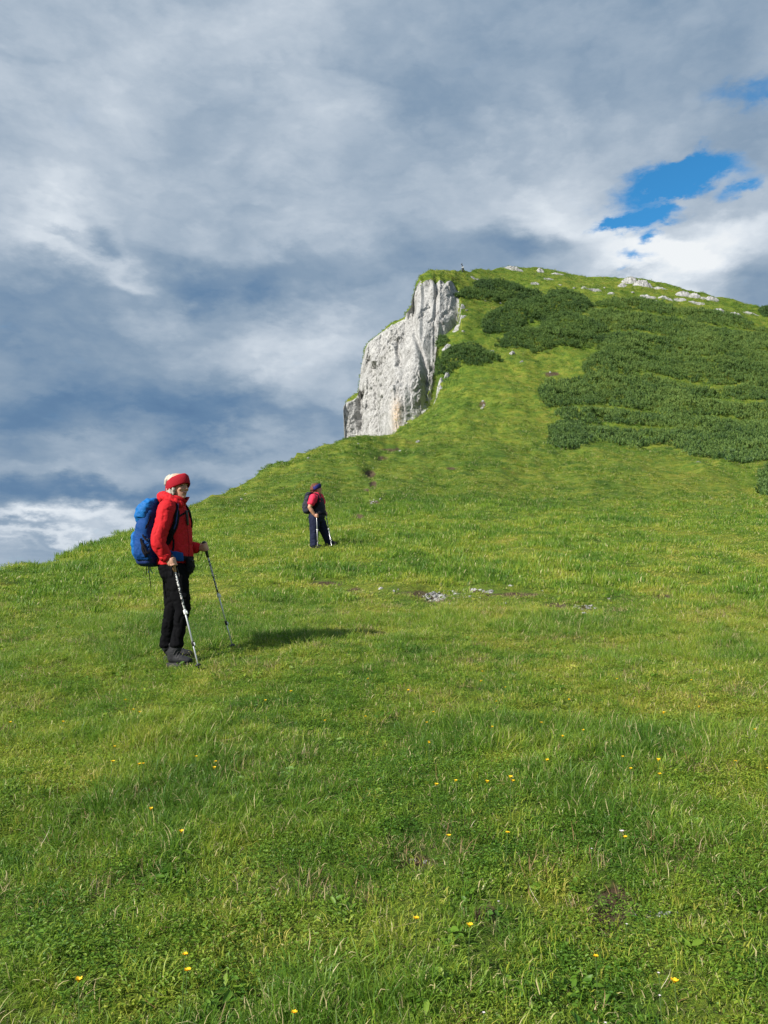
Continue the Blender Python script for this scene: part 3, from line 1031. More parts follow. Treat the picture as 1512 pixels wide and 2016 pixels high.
def trekking_pole(label, group, top, tip, loc, spec, strap_side, handle_mat, print_mat, s=1.0):
    """top and tip are figure-local; spec = fractions along the pole"""
    root = empty('trekking_pole', Vector(loc) + Vector(tip))
    tag(root, label, 'trekking pole', group)
    T0 = Vector(top) - Vector(tip)
    B0 = Vector((0, 0, 0))
    d = (B0 - T0).normalized()
    Lp = T0.length
    f = lambda t: T0.lerp(B0, t)
    g_end, c1, c2, bk = spec
    gr = Geo().tube([f(0.0), f(.012), f(.03), f(g_end * .55), f(g_end)], [.015 * s, .019 * s, .0165 * s, .0155 * s, .0125 * s], 14)
    link('grip', gr.mesh('grip'), handle_mat, root)
    link('grip_top', Geo().tube([f(-.004), f(.012)], [.018 * s, .0205 * s], 14).mesh('grip_top'), M_PLAST, root)
    link('upper_shaft', Geo().tube([f(g_end * .95), f(c1)], [.0088 * s, .0088 * s], 12).mesh('upper_shaft'), print_mat, root)
    link('middle_shaft', Geo().tube([f(c1), f(c2)], [.0076 * s, .0076 * s], 12).mesh('middle_shaft'), M_ALU, root)
    link('lower_shaft', Geo().tube([f(c2), f(bk)], [.0064 * s, .0060 * s], 12).mesh('lower_shaft'), M_ALU, root)
    side = d.cross(Vector((0, 1, 0))).normalized()
    for c, w in ((c1, .014), (c2, .0125)):
        cl = link('clamp', Geo().tube([f(c - .018), f(c + .012)], [w * s, w * .95 * s], 12).mesh('clamp'), M_PLAST if c == c2 else M_WHITE, root)
        link('lever', Geo().tube([f(c - .006) + side * w * 1.1 * s, f(c + .014) + side * w * 1.25 * s], [(.009 * s, .005 * s), (.008 * s, .005 * s)], 8).mesh('lever'), M_WHITE, cl)
    bask = Geo().loft([(f(bk - .012), side * .012 * s, d.cross(side) * .012 * s), (f(bk), side * .027 * s, d.cross(side) * .027 * s),
                       (f(bk + .004), side * .027 * s, d.cross(side) * .027 * s), (f(bk + .012), side * .012 * s, d.cross(side) * .012 * s)], 16)
    link('basket', bask.mesh('basket'), M_PLAST, root)
    link('tip', Geo().tube([f(bk), f(.985), f(1.015)], [.0085 * s, .0065 * s, .003 * s], 10).mesh('tip'), M_PLAST, root)
    h = f(.015)
    o = Vector(strap_side) * s
    pts = [h, h + o * .035 + Vector((0, 0, -.03)), h + o * .055 + Vector((0, 0, -.10)) * s, h + o * .05 + Vector((0, 0, -.155)) * s, h + o * .03 + Vector((0, 0, -.12)) * s, h + o * .012 + Vector((0, 0, -.04)) * s]
    S_ = spline([tuple(p) for p in pts], 20)
    link('wrist_strap', Geo().tube([tuple(p) for p in S_], [(.010 * s, .003 * s)] * 20, 8, up=(0, 1, 0)).mesh('wrist_strap'), M_STRAP, root)
    return root


def boot(parent, ankle, heel, toe, s=1.0):
    """one hiking boot: upper with padded collar, sole, laces"""
    ankle, heel, toe = Vector(ankle), Vector(heel), Vector(toe)
    d = (toe - heel)
    Lf = d.length
    d.normalize()
    w = Vector((0, 0, 1)).cross(d).normalized()
    up = d.cross(w).normalized()
    if up.z < 0:
        up = -up
    q = lambda t, z, y=0.0: heel + d * Lf * t + up * z * s + w * y * s
    g = Geo()
    g.tube([ankle + Vector((0, 0, .035)), ankle + Vector((0, 0, .01)), q(.24, .11), q(.26, .05)], [(.046 * s, .056 * s), (.045 * s, .054 * s), (.042 * s, .058 * s), (.042 * s, .06 * s)], 16, up=w)
    g.tube([q(.13, .046), q(.35, .056), q(.55, .050), q(.75, .042), q(.90, .036)], [(.038 * s, .036 * s), (.042 * s, .045 * s), (.046 * s, .040 * s), (.048 * s, .032 * s), (.040 * s, .026 * s)], 16, up=w)
    up_me = fused(g, 'boot', .0055 * s, 3, folds(.0016 * s, .03 * s, .02 * s, 2.0))
    b = link('boot', up_me, M_BOOT, parent)
    out = [(0.0, .026), (.06, .034), (.22, .037), (.42, .035), (.62, .044), (.8, .047), (.93, .036), (1.0, .015)]
    V, F = [], []
    for zlo in (-.012, .004, .020):
        for (t, y) in out:
            V.append(tuple(q(t + (.02 if zlo < 0 and t < .5 else 0), zlo + (.012 if t > .9 and zlo < .01 else 0), y)))
        for (t, y) in out[::-1]:
            V.append(tuple(q(t + (.02 if zlo < 0 and t < .5 else 0), zlo + (.012 if t > .9 and zlo < .01 else 0), -y)))
    n = 16
    for k in range(2):
        for i in range(n):
            j = (i + 1) % n
            F.append((k * n + i, k * n + j, (k + 1) * n + j, (k + 1) * n + i))
    F.append(tuple(range(n))[::-1])
    F.append(tuple(range(2 * n, 3 * n)))
    me = bpy.data.meshes.new('sole')
    me.from_pydata(V, [], F)
    link('sole', me, M_SOLE, b)
    bv = bvh_of(up_me)
    for k in range(4):
        t = .36 + .085 * k
        z = .125 - .018 * k
        pts = [tuple(q(t, z - .03, -.05)), tuple(q(t + .02, z + .01, -.015)), tuple(q(t + .02, z + .01, .015)), tuple(q(t, z - .03, .05))]
        link('lace', ribbon_on(bv, pts, .006 * s, .004 * s, .002 * s, 14).mesh('lace'), M_SOLE, b)
    return b


# ------------------------------------------------------------------ hiker in the red jacket
K = 1 / 4.582
FW = Frame(220 + 590 * K, 900 + 1846 * K)
L = lambda cx, cy, dy=0.0: FW.at(220 + cx * K, 900 + cy * K, dy)
woman = empty('person', FW.base)
tag(woman, 'hiker in a red jacket with a red headband and black trousers, holding two poles', 'person')

H_C = L(600, 262, -.01)
H_R = Matrix.Rotation(math.radians(-30), 3, 'Z') @ Matrix.Rotation(math.radians(2), 3, 'Y')
yaw = Matrix.Rotation(math.radians(-12), 3, 'Z')
shR, elR, wrR = L(497, 462, -.185), L(413, 765, -.27), L(500, 925, -.235)
gripR = L(548, 948, -.235)
shL, elL, wrL = L(585, 470, .165), L(640, 800, .24), L(785, 822, .215)
gripL = L(838, 812, .215)
poleR_top, poleR_tip = L(538, 893, -.235), None
tw, _ = hit(220 + 790 * K, 900 + 1922 * K)
poleR_tip = tw - FW.base
tw, _ = hit(220 + 1100 * K, 900 + 1745 * K)
poleL_tip = tw - FW.base
poleL_top = L(832, 772, .215)
kneeR, ankR = L(642, 1375, -.10), L(590, 1700, -.11)
kneeL, ankL = L(548, 1370, .075), L(488, 1700, .10)
hipR, hipL = L(585, 1010, -.085), L(560, 1010, .085)

torso = [(845, 556, .128, .158), (880 + 92, 560, .130, .165), (930, 572, .140, .170), (870, 585, .134, .160), (760, 590, .122, .152), (640, 580, .120, .168), (540, 566, .118, .182), (470, 560, .104, .180), (425, 565, .080, .135), (390, 585, .062, .085)]
torso = [t for t in torso if t[0] != 845]


def torso_rings(rows, k=1.0, power_pad=0.0):
    out = []
    for (cy, cx, rx, ry) in rows:
        c = L(cx, cy, 0)
        out.append((c, yaw @ Vector((rx * k, 0, 0)), yaw @ Vector((0, ry * k, 0))))
    return out


# body: one continuous surface
g = Geo()
T_ = head_geo(g, H_C, H_R)
g.tube([H_C + H_R @ Vector((-.02, 0, -.05)), H_C + Vector((-.025, 0, -.13)), L(566, 430, 0)], [.052, .050, .062], 16)
g.loft(torso_rings(torso[0:], .84), 22, 2.3)
for sh, el, wr, gp, top, tip in ((shR, elR, wrR, gripR, poleR_top, poleR_tip), (shL, elL, wrL, gripL, poleL_top, poleL_tip)):
    g.tube([sh, sh.lerp(el, .5), el, el.lerp(wr, .4), wr], [.054, .046, .038, .038, .026], 12)
    hand_geo(g, wr, gp, top - tip, (0, -1, 0.1))
for hp, kn, an in ((hipR, kneeR, ankR), (hipL, kneeL, ankL)):
    g.tube([hp, hp.lerp(kn, .5), kn, kn.lerp(an, .4), an, an + Vector((.0, 0, -.04))], [.082, .07, .05, .046, .028, .026], 14)
    g.tube([an + Vector((0, 0, -.04)), an + Vector((.018, 0, -.055))], [.025, .022], 12)
body = link('body', fused(g, 'body', .0058, 2), M_SKIN, woman)
for y in (-1, 1):
    link('eye', Geo().ball(T_(.0765, .030 * y, .003), .006, .0135, .0048, H_R).mesh('eye'), M_EYE, woman)
    link('eyebrow', Geo().tube([T_(.089, .016 * y, .020), T_(.086, .032 * y, .024), T_(.073, .048 * y, .018)], [.0035, .0035, .002], 8).mesh('eyebrow'), M_BROW, woman)
link('lips', Geo().tube([T_(.078, -.030, -.054), T_(.0895, -.014, -.0605), T_(.0925, 0, -.0615), T_(.0895, .014, -.0605), T_(.078, .030, -.054)], [.002, .0042, .005, .0042, .002], 8).mesh('lips'), M_LIP, woman)

# hair
g = Geo()
for i_ in range(14):
    a_ = 2.2 + i_ * .15
    g.tube([T_(-.03 + .06 * math.cos(a_), .05 * math.sin(a_), .095), T_(-.03 + .095 * math.cos(a_), .082 * math.sin(a_), .055), T_(-.03 + .100 * math.cos(a_), .085 * math.sin(a_), .01)], [.010, .011, .006], 8)
g.ball(T_(-.030, 0, .040), .090, .078, .073, H_R)
g.ball(T_(-.050, 0, .005), .072, .072, .082, H_R)
g.tube([T_(-.07, -.02, .06), T_(-.10, -.01, .02), T_(-.085, 0, -.03)], [.05, .035, .03], 12)
for y in (-1, 1):
    g.tube([T_(.012, .068 * y, .00), T_(.020, .074 * y, -.04), T_(.016, .072 * y, -.085)], [.012, .012, .005], 10)
    g.tube([T_(-.02, .068 * y, -.02), T_(-.015, .074 * y, -.07), T_(-.022, .072 * y, -.118)], [.020, .020, .008], 10)
    g.tube([T_(-.05, .055 * y, -.03), T_(-.055, .055 * y, -.08), T_(-.05, .05 * y, -.12)], [.03, .026, .012], 10)
hairw = lambda c: .005 * ridged(c[:, 0] * 42, c[:, 1] * 42, c[:, 2] * 7, 2)
link('hair', fused(g, 'hair', .005, 2, hairw), M_HAIR, woman)

# headband: wide band, tilted down towards the nape
V, F = [], []
NB = 48
for k, (zo, ro) in enumerate(((-.056, .003), (-.042, .009), (0.0, .0110), (.042, .007), (.053, -.004), (.040, -.012), (0, -.010), (-.042, -.008))):
    for i in range(NB):
        a = 2 * math.pi * i / NB
        ca, sa = math.cos(a), math.sin(a)
        hb = 1.0 - .16 * max(ca, 0)
        z = .029 + .043 * ca + zo * hb - .010 * abs(sa)
        x = -.009 + (.1035 + ro) * ca - .012 * (zo / .04) * (ca > 0) * ca
        y = (.0865 + ro) * sa * (1 - .05 * (zo > .02))
        w_ = .0015 * math.sin(a * 9 + zo * 60)
        V.append(T_(x + w_ * ca, y + w_ * sa, z))
for k in range(8):
    for i in range(NB):
        j = (i + 1) % NB
        k2 = (k + 1) % 8
        F.append((k * NB + i, k * NB + j, k2 * NB + j, k2 * NB + i))
me = bpy.data.meshes.new('headband')
me.from_pydata([tuple(v) for v in V], [], F)
me.polygons.foreach_set('use_smooth', np.ones(len(F), bool))
link('headband', me, M_BAND, woman)

# jacket
g = Geo()
g.loft(torso_rings(torso, 1.0), 26, 2.4)
for sh, el, wr in ((shR, elR, wrR), (shL, elL, wrL)):
    d = (wr - el).normalized()
    inn = sh + Vector((.0, .06 if sh is shR else -.06, .012))
    sp_ = spline([tuple(p) for p in (inn, sh, sh.lerp(el, .4), sh.lerp(el, .8), el.lerp(wr, .12), el.lerp(wr, .5), wr - d * .012)], 22)
    g.tube([tuple(p) for p in sp_], [float(np.interp(i / 21, [0, .17, .4, .66, .82, 1], [.070, .077, .069, .063, .057, .049])) for i in range(22)], 18)
jk = fused(g, 'jacket', .0068, 3, lambda c: folds(.0050, .10, .12, 1.3)(c) + folds(.0026, .045, .05, 3.9)(c) - .011 * np.clip(ridged(c[:, 0] * 7 + c[:, 2] * 5, c[:, 1] * 6, c[:, 2] * 9 - c[:, 0] * 5, 2, .5) - .78, 0, 1))
jacket = link('jacket', jk, M_JACKET, woman)
JB = bvh_of(jk)
# collar: standing, open at the chin
cr = [(L(575, 432), .078, .088), (L(590, 405), .080, .086), (L(606, 372), .083, .084), (L(612, 352), .086, .083)]
V, F = [], []
NB = 40
lay = [(0, 0), (1, .002), (2, .004), (3, .004), (3, -.006), (2, -.008), (1, -.008)]
for (k, ro) in lay:
    c, ru, rv = cr[k]
    for i in range(NB):
        a = 2 * math.pi * i / NB
        dip = -.040 * max(0, math.cos(a)) ** 6 * (k / 3) - .012 * (k / 3) * max(0, -math.cos(a))
        p = c + H_R @ Vector(((ru + ro + .004 * math.sin(5 * a + k)) * math.cos(a), (rv + ro) * math.sin(a), dip))
        V.append(tuple(p))
for k in range(len(lay) - 1):
    for i in range(NB):
        j = (i + 1) % NB
        F.append((k * NB + i, k * NB + j, (k + 1) * NB + j, (k + 1) * NB + i))
me = bpy.data.meshes.new('collar')
me.from_pydata(V, [], F)
me.polygons.foreach_set('use_smooth', np.ones(len(F), bool))
link('collar', me, M_JACKET, jacket)
g = Geo()
hp_ = [L(628, 430, -.085), L(560, 395, -.105), L(492, 362, -.07), L(462, 352, 0), L(492, 362, .08), L(560, 400, .10)]
hs_ = spline([tuple(p) for p in hp_], 22)
g.tube([tuple(p) for p in hs_], [(.030 + .022 * math.sin(math.pi * i / 21), .026 + .018 * math.sin(math.pi * i / 21)) for i in range(22)], 14)
g.ball(L(470, 385, 0), .055, .08, .045)
link('hood', fused(g, 'hood', .007, 3, folds(.007, .04, .04, 7.7)), M_JACKET, jacket)
# front zip line and cuffs
zp = [tuple(L(645, 440, -.03)), tuple(L(672, 560, -.045)), tuple(L(700, 700, -.05)), tuple(L(712, 850, -.05)), tuple(L(700, 950, -.05))]
link('zip', ribbon_on(JB, zp, .012, .005, .001, 40).mesh('zip'), M_BAND, jacket)
for el, wr in ((elR, wrR), (elL, wrL)):
    d = (wr - el).normalized()
    link('cuff', Geo().tube([wr - d * .05, wr - d * .012], [.0525, .0495], 18, caps=False).mesh('cuff'), M_JACKET, jacket)

# trousers
g = Geo()
g.loft([(L(560, 925), yaw @ Vector((.122, 0, 0)), yaw @ Vector((0, .155, 0))), (L(563, 1000), yaw @ Vector((.127, 0, 0)), yaw @ Vector((0, .165, 0))),
        (L(572, 1080), yaw @ Vector((.108, 0, 0)), yaw @ Vector((0, .160, 0))), (L(578, 1130), yaw @ Vector((.07, 0, 0)), yaw @ Vector((0, .12, 0)))], 24, 2.3)
for hp, kn, an, mid, sh_ in ((hipR, kneeR, ankR, L(606, 1180, -.095), L(612, 1540, -.105)), (hipL, kneeL, ankL, L(560, 1190, .085), L(506, 1540, .09))):
    g.tube([hp, mid, kn, sh_, an + Vector((0, 0, .045)), an + Vector((0, 0, .006))], [(.094, .104), (.083, .094), (.066, .072), (.053, .058), (.051, .055), (.058, .062)], 18)
tr = fused(g, 'trousers', .0075, 3, lambda c: -.012 * np.clip(ridged(c[:, 0] * 7 + c[:, 2] * 3, c[:, 1] * 7, c[:, 2] * 8 - c[:, 0] * 4, 2, .5) - .8, 0, 1) + folds(.005, .075, .12, 4.1)(c) + .005 * ridged(c[:, 0] * 6, c[:, 1] * 6, c[:, 2] * 26, 1) * np.clip(1 - c[:, 2] / .34, 0, 1))
trousers = link('trousers', tr, M_BLACK, woman)
TB = bvh_of(tr)
link('pocket_flap', ribbon_on(TB, [tuple(L(640, 1235, -.22)), tuple(L(665, 1245, -.2)), tuple(L(690, 1250, -.18))], .035, .006, .002, 10).mesh('pocket_flap'), M_STRAP, trousers)
link('pocket_zip', ribbon_on(TB, [tuple(L(590, 990, -.2)), tuple(L(600, 1030, -.2)), tuple(L(610, 1080, -.2))], .008, .004, .001, 12).mesh('pocket_zip'), M_SOLE, trousers)
hR, tR = L(507, 1838, -.10), L(722, 1846, -.155)
gz = FW.base.z


def ground_local(p, lift=0.0):
    w = drop(FW.base.x + p.x, FW.base.y + p.y, FW.base.z + 3)[0]
    return Vector((p.x, p.y, w.z - FW.base.z + lift))


boot(woman, ankR + Vector((-.01, 0, -.03)), ground_local(Vector((hR.x, -.10, 0)), .004), ground_local(Vector((tR.x, -.16, 0)), .004))
hL, tL = L(478, 1820, .11), L(745, 1790, .12)
boot(woman, ankL + Vector((0.0, 0, -.03)), ground_local(Vector((hL.x, .10, 0)), .004), ground_local(Vector((tL.x, .09, 0)), .004))

# her backpack (carried, so a thing of its own)
pack = empty('backpack', FW.base + Vector((L(310, 700).x, 0, L(310, 980).z)))
tag(pack, 'blue hiking backpack with black straps on the back of the hiker in red', 'backpack')
PO = pack.location - FW.base


PACK_V, PACK_F = [], []


def plink(name, geo_or_me, mat, parent=None):
    me = geo_or_me.mesh(name) if isinstance(geo_or_me, Geo) else geo_or_me
    if not isinstance(geo_or_me, Geo):
        o_ = len(PACK_V)
        PACK_V.extend(tuple(v.co) for v in me.vertices)
        PACK_F.extend(tuple(i + o_ for i in p.vertices) for p in me.polygons)
    me.transform(Matrix.Translation(-PO))
    return link(name, me, mat, parent or pack)


def pack_rings(rows, ry, dy=0.0, py=3.2):
    out = []
    for (cy, x0, x1, w) in rows:
        a, b = L(x0, cy, dy), L(x1, cy, dy)
        out.append(((a + b) / 2, yaw @ Vector(((b.x - a.x) / 2, 0, 0)), yaw @ Vector((0, ry * w, 0))))
    return out


g = Geo().loft(pack_rings([(985, 300, 425, .75), (965, 270, 440, .95), (900, 245, 440, 1), (820, 232, 425, 1), (740, 228, 420, 1), (650, 244, 420, .97), (570, 275, 430, .93), (480, 312, 445, .88), (410, 350, 450, .7)], .15), 28, 3.0)
mb = fused(g, 'main_bag', .009, 5, folds(.007, .13, .10, 2.2))
plink('main_bag', mb, M_BLUE)
g = Geo().loft(pack_rings([(610, 262, 330, .5), (580, 246, 392, .85), (530, 240, 412, 1), (470, 256, 430, 1), (415, 296, 440, .92), (380, 335, 440, .6)], .148), 28, 2.7)
plink('lid', fused(g, 'lid', .008, 4, folds(.010, .07, .05, 6.1)), M_LBLUE)
g = Geo().loft(pack_rings([(985, 292, 432, .8), (960, 262, 446, 1.0), (920, 246, 450, 1.02), (905, 250, 448, 1.0)], .153), 28, 3.0)
plink('base_panel', fused(g, 'base_panel', .009, 2), M_DBLUE)
g = Geo().loft(pack_rings([(925, 244, 310, .6), (880, 216, 300, .8), (780, 205, 290, .85), (700, 208, 285, .78), (665, 232, 290, .5)], .13), 24, 3.0)
plink('front_pocket', fused(g, 'front_pocket', .008, 4, folds(.007, .06, .05, 3.0)), M_LBLUE)
for sy in (-1, 1):
    a, b = L(345, 930, 0), L(345, 740, 0)
    g = Geo().loft([(L(335, 930) + Vector((0, sy * .135, 0)), Vector((.07, 0, 0)), Vector((0, .030, 0))), (L(325, 880) + Vector((0, sy * .148, 0)), Vector((.082, 0, 0)), Vector((0, .034, 0))),
                    (L(325, 800) + Vector((0, sy * .145, 0)), Vector((.078, 0, 0)), Vector((0, .026, 0))), (L(330, 735) + Vector((0, sy * .142, 0)), Vector((.072, 0, 0)), Vector((0, .014, 0)))], 20, 2.6)
    plink('side_pocket', fused(g, 'side_pocket', .006, 3, folds(.005, .05, .04, 9.0)), M_BLUE)
yo = -.24
PB = BVHTree.FromPolygons(PACK_V, PACK_F)
for pts, w in (([(258, 690), (300, 720), (360, 700)], .014), ([(262, 760), (290, 800), (300, 850), (330, 880)], .016), ([(252, 700), (255, 780), (270, 850), (300, 920)], .022),
               ([(300, 640), (340, 600), (395, 540)], .012), ([(290, 790), (330, 760), (360, 810)], .007), ([(300, 880), (340, 830), (370, 870)], .007)):
    plink('compression_strap', ribbon_on(PB, [tuple(L(x, y, yo)) for x, y in pts], w, .005, .012, 18, .2), M_STRAP)
for dx, mat, pts in ((0, M_STRAP, [(335, 985), (338, 1040), (345, 1110), (354, 1180)]), (0, M_STRAP, [(315, 985), (312, 1020), (312, 1060)]), (0, M_LBLUE, [(345, 985), (352, 1020), (370, 1048)]), (0, M_LBLUE, [(330, 985), (335, 1010), (330, 1040)])):
    plink('hanging_strap', Geo().tube([tuple(L(x, y, -.06)) for x, y in pts], [(.007, .003)] * len(pts), 8, up=(0, 1, 0)), mat)
plink('haul_loop', Geo().tube([tuple(L(x, y, z)) for x, y, z in ((440, 395, -.03), (445, 372, -.02), (445, 368, .0), (445, 372, .02), (440, 395, .03))], [.006] * 5, 8), M_STRAP)
# shoulder straps, chest strap, hip belt lie on the jacket
plink('shoulder_strap', ribbon_on(JB, [tuple(L(425, 430, -.09)), tuple(L(480, 395, -.10)), tuple(L(545, 420, -.115)), tuple(L(582, 480, -.14)), tuple(L(585, 560, -.16)), tuple(L(560, 640, -.175)), tuple(L(520, 720, -.17)), tuple(L(480, 800, -.15))], .052, .014, .010, 50), M_STRAP)
plink('shoulder_strap', ribbon_on(JB, [tuple(L(425, 430, .09)), tuple(L(480, 395, .09)), tuple(L(570, 420, .10)), tuple(L(640, 480, .08)), tuple(L(672, 560, .08)), tuple(L(665, 650, .11)), tuple(L(610, 760, .16)), tuple(L(500, 840, .15))], .052, .014, .010, 50), M_STRAP)
plink('strap_piping', ribbon_on(JB, [tuple(L(555, 430, -.135)), tuple(L(590, 490, -.16)), tuple(L(590, 560, -.18)), tuple(L(560, 650, -.19))], .012, .006, .020, 30), M_DBLUE)
plink('chest_strap', ribbon_on(JB, [tuple(L(580, 545, -.16)), tuple(L(630, 520, -.12)), tuple(L(668, 500, -.06)), tuple(L(672, 495, 0)), tuple(L(660, 500, .08))], .016, .006, .008, 30), M_STRAP)
plink('chest_buckle', Geo().tube([tuple(L(672, 485, -.07)), tuple(L(680, 530, -.07)), tuple(L(686, 610, -.065))], [(.010, .012), (.013, .012), (.012, .010)], 10), M_PLAST)
plink('load_strap', ribbon_on(JB, [tuple(L(520, 690, -.18)), tuple(L(548, 760, -.18)), tuple(L(552, 840, -.18))], .018, .005, .006, 24), M_STRAP)
plink('hip_fin', ribbon_on(JB, [tuple(L(440, 880, -.16)), tuple(L(500, 875, -.19)), tuple(L(570, 890, -.18)), tuple(L(640, 905, -.12))], .082, .018, .010, 30), M_BLUE)
plink('hip_fin', ribbon_on(JB, [tuple(L(440, 880, .16)), tuple(L(500, 875, .19)), tuple(L(570, 890, .18)), tuple(L(640, 905, .12))], .082, .018, .010, 30), M_BLUE)
plink('hip_belt', ribbon_on(JB, [tuple(L(620, 905, -.15)), tuple(L(680, 915, -.10)), tuple(L(715, 915, -.03)), tuple(L(705, 915, .06)), tuple(L(640, 905, .15))], .042, .010, .009, 40), M_STRAP)
pouch = empty('belt_pouch', FW.base + L(706, 985, -.05))
tag(pouch, 'small black pouch hanging at the front of the hip belt of the hiker in red', 'pouch')
g = Geo()
g.loft([(Vector((-.018, 0, -.075)), Vector((.016, 0, 0)), Vector((0, .055, 0))), (Vector((-.004, 0, -.05)), Vector((.026, 0, 0)), Vector((0, .075, 0))), (Vector((.004, 0, 0)), Vector((.032, 0, 0)), Vector((0, .08, 0))),
        (Vector((.004, 0, .05)), Vector((.028, 0, 0)), Vector((0, .078, 0))), (Vector((-.004, 0, .075)), Vector((.018, 0, 0)), Vector((0, .07, 0)))], 20, 2.8)
link('pouch_bag', fused(g, 'pouch_bag', .007, 3, folds(.004, .05, .04, 3.3)), M_STRAP, pouch)
link('pouch_zip', Geo().tube([(.032, -.06, .045), (.036, 0, .05), (.032, .06, .045)], [.004] * 3, 8).mesh('pouch_zip'), M_PLAST, pouch)

trekking_pole('cork gripped trekking pole in the near hand of the hiker in red', 'trekking poles of the hiker in red',
              poleR_top, poleR_tip, FW.base, (.14, .50, .775, .955), (.25, -.6, 0), M_CORK, M_PRINT)
trekking_pole('black gripped trekking pole in the far hand of the hiker in red', 'trekking poles of the hiker in red',
              poleL_top, poleL_tip, FW.base, (.13, .49, .745, .95), (-1, -.3, 0), M_PLAST, M_PRINT)

# ------------------------------------------------------------------ second hiker, further up the slope
K2 = 1 / 10.8
FM = Frame(560 + 790 * K2, 920 + 1690 * K2)
Q = lambda cx, cy, dy=0.0: FM.at(560 + cx * K2, 920 + cy * K2, dy)
man = empty('person', FM.base)
tag(man, 'distant hiker in a pink T-shirt and dark vest looking up the slope', 'person')
yaw2 = Matrix.Rotation(math.radians(-8), 3, 'Z')
HC2 = Q(692, 462, 0)
HR2 = Matrix.Rotation(math.radians(8), 3, 'Z') @ Matrix.Rotation(math.radians(-9), 3, 'Y')
sR, eR, wR, gR = Q(612, 640, -.19), Q(536, 855, -.25), Q(640, 1015, -.22), Q(688, 1030, -.22)
sL, eL, wL, gL = Q(755, 640, .18), Q(832, 830, .24), Q(850, 960, .22), Q(880, 990, .22)
tw, _ = hit(560 + 705 * K2, 920 + 1722 * K2)
tipR2 = tw - FM.base
tw, _ = hit(560 + 1012 * K2, 920 + 1720 * K2)
tipL2 = tw - FM.base
topR2, topL2 = Q(683, 975, -.22), Q(868, 925, .22)
rows2 = [(1075, 690, .165, .175), (1000, 695, .165, .170), (900, 706, .155, .160), (800, 706, .145, .168), (700, 695, .130, .185), (620, 685, .105, .175), (570, 682, .075, .11), (540, 690, .058, .07)]


def rings2(rows, k):
    return [(Q(cx, cy, 0), yaw2 @ Vector((rx * k, 0, 0)), yaw2 @ Vector((0, ry * k, 0))) for cy, cx, rx, ry in rows]


hpR, hpL = Q(640, 1080, -.09), Q(720, 1080, .09)
knR, knL = Q(632, 1370, -.11), Q(850, 1360, .11)
anR, anL = Q(628, 1640, -.11), Q(955, 1610, .13)
g = Geo()
T2 = head_geo(g, HC2, HR2)
g.tube([HC2 + HR2 @ Vector((-.02, 0, -.05)), HC2 + Vector((-.03, 0, -.13)), Q(685, 600, 0)], [.055, .055, .065], 16)
g.loft(rings2(rows2, .86), 20, 2.3)
for sh, el, wr, gp, top, tip in ((sR, eR, wR, gR, topR2, tipR2), (sL, eL, wL, gL, topL2, tipL2)):
    g.tube([sh, sh.lerp(el, .5), el, el.lerp(wr, .35), wr], [.062, .056, .046, .046, .030], 12)
    hand_geo(g, wr, gp, top - tip, (0, -1, .1), 1.05)
for hp, kn, an in ((hpR, knR, anR), (hpL, knL, anL)):
    g.tube([hp, kn, kn.lerp(an, .4), an, an + Vector((.01, 0, -.05))], [.085, .055, .05, .04, .04], 12)
link('body', fused(g, 'body', .0075, 2), M_SKIN2, man)
for y in (-1, 1):
    link('eye', Geo().ball(T2(.0765, .030 * y, .003), .006, .0135, .0048, HR2).mesh('eye'), M_EYE, man)
    link('eyebrow', Geo().tube([T2(.089, .016 * y, .020), T2(.086, .032 * y, .024), T2(.073, .048 * y, .018)], [.0035, .0035, .002], 8).mesh('eyebrow'), M_BROW, man)
link('lips', Geo().tube([T2(.080, -.026, -.058), T2(.0925, 0, -.0615), T2(.080, .026, -.058)], [.002, .005, .002], 8).mesh('lips'), M_LIP, man)
g = Geo()
g.ball(T2(-.025, 0, .045), .100, .090, .085, HR2)
g.ball(T2(-.075, 0, .005), .075, .085, .095, HR2)
g.ball(T2(-.05, 0, -.06), .06, .08, .055, HR2)
curl = lambda c: .016 * fbm(c[:, 0] * 34, c[:, 1] * 34, c[:, 2] * 34, 3)
link('hair', fused(g, 'hair', .007, 2, curl), M_HAIR2, man)
V, F = [], []
NB = 36
for k, (zo, ro) in enumerate(((-.052, -.002), (-.03, .008), (.026, .008), (.046, -.006), (.0, -.012))):
    for i in range(NB):
        a = 2 * math.pi * i / NB
        ca, sa = math.cos(a), math.sin(a)
        V.append(tuple(T2(-.014 + (.108 + ro) * ca, (.094 + ro) * sa, .035 + .035 * ca + zo)))
for k in range(5):
    for i in range(NB):
        j = (i + 1) % NB
        k2 = (k + 1) % 5
        F.append((k * NB + i, k * NB + j, k2 * NB + j, k2 * NB + i))
me = bpy.data.meshes.new('headband')
me.from_pydata(V, [], F)
me.polygons.foreach_set('use_smooth', np.ones(len(F), bool))
link('headband', me, M_BUFF, man)
g = Geo()
g.loft(rings2(rows2[3:], .985), 22, 2.3)
for sh, el in ((sR, eR), (sL, eL)):
    inn = sh + Vector((0, .07 if sh is sR else -.07, .01))
    g.tube([inn, sh, sh.lerp(el, .35), sh.lerp(el, .62)], [.078, .088, .080, .082], 16)
link('t_shirt', fused(g, 't_shirt', .011, 3, folds(.006, .09, .06, 2.0)), M_PINK, man)
g = Geo()
g.loft([(c, u, v * f) for (c, u, v), f in zip(rings2(rows2[:-1], 1.04), (1, 1, 1, .98, .86, .80, .75))], 24, 2.4)
vs = fused(g, 'vest', .011, 3, folds(.008, .09, .07, 5.0))
link('vest', vs, M_VEST, man)
VB = bvh_of(vs)
g = Geo()
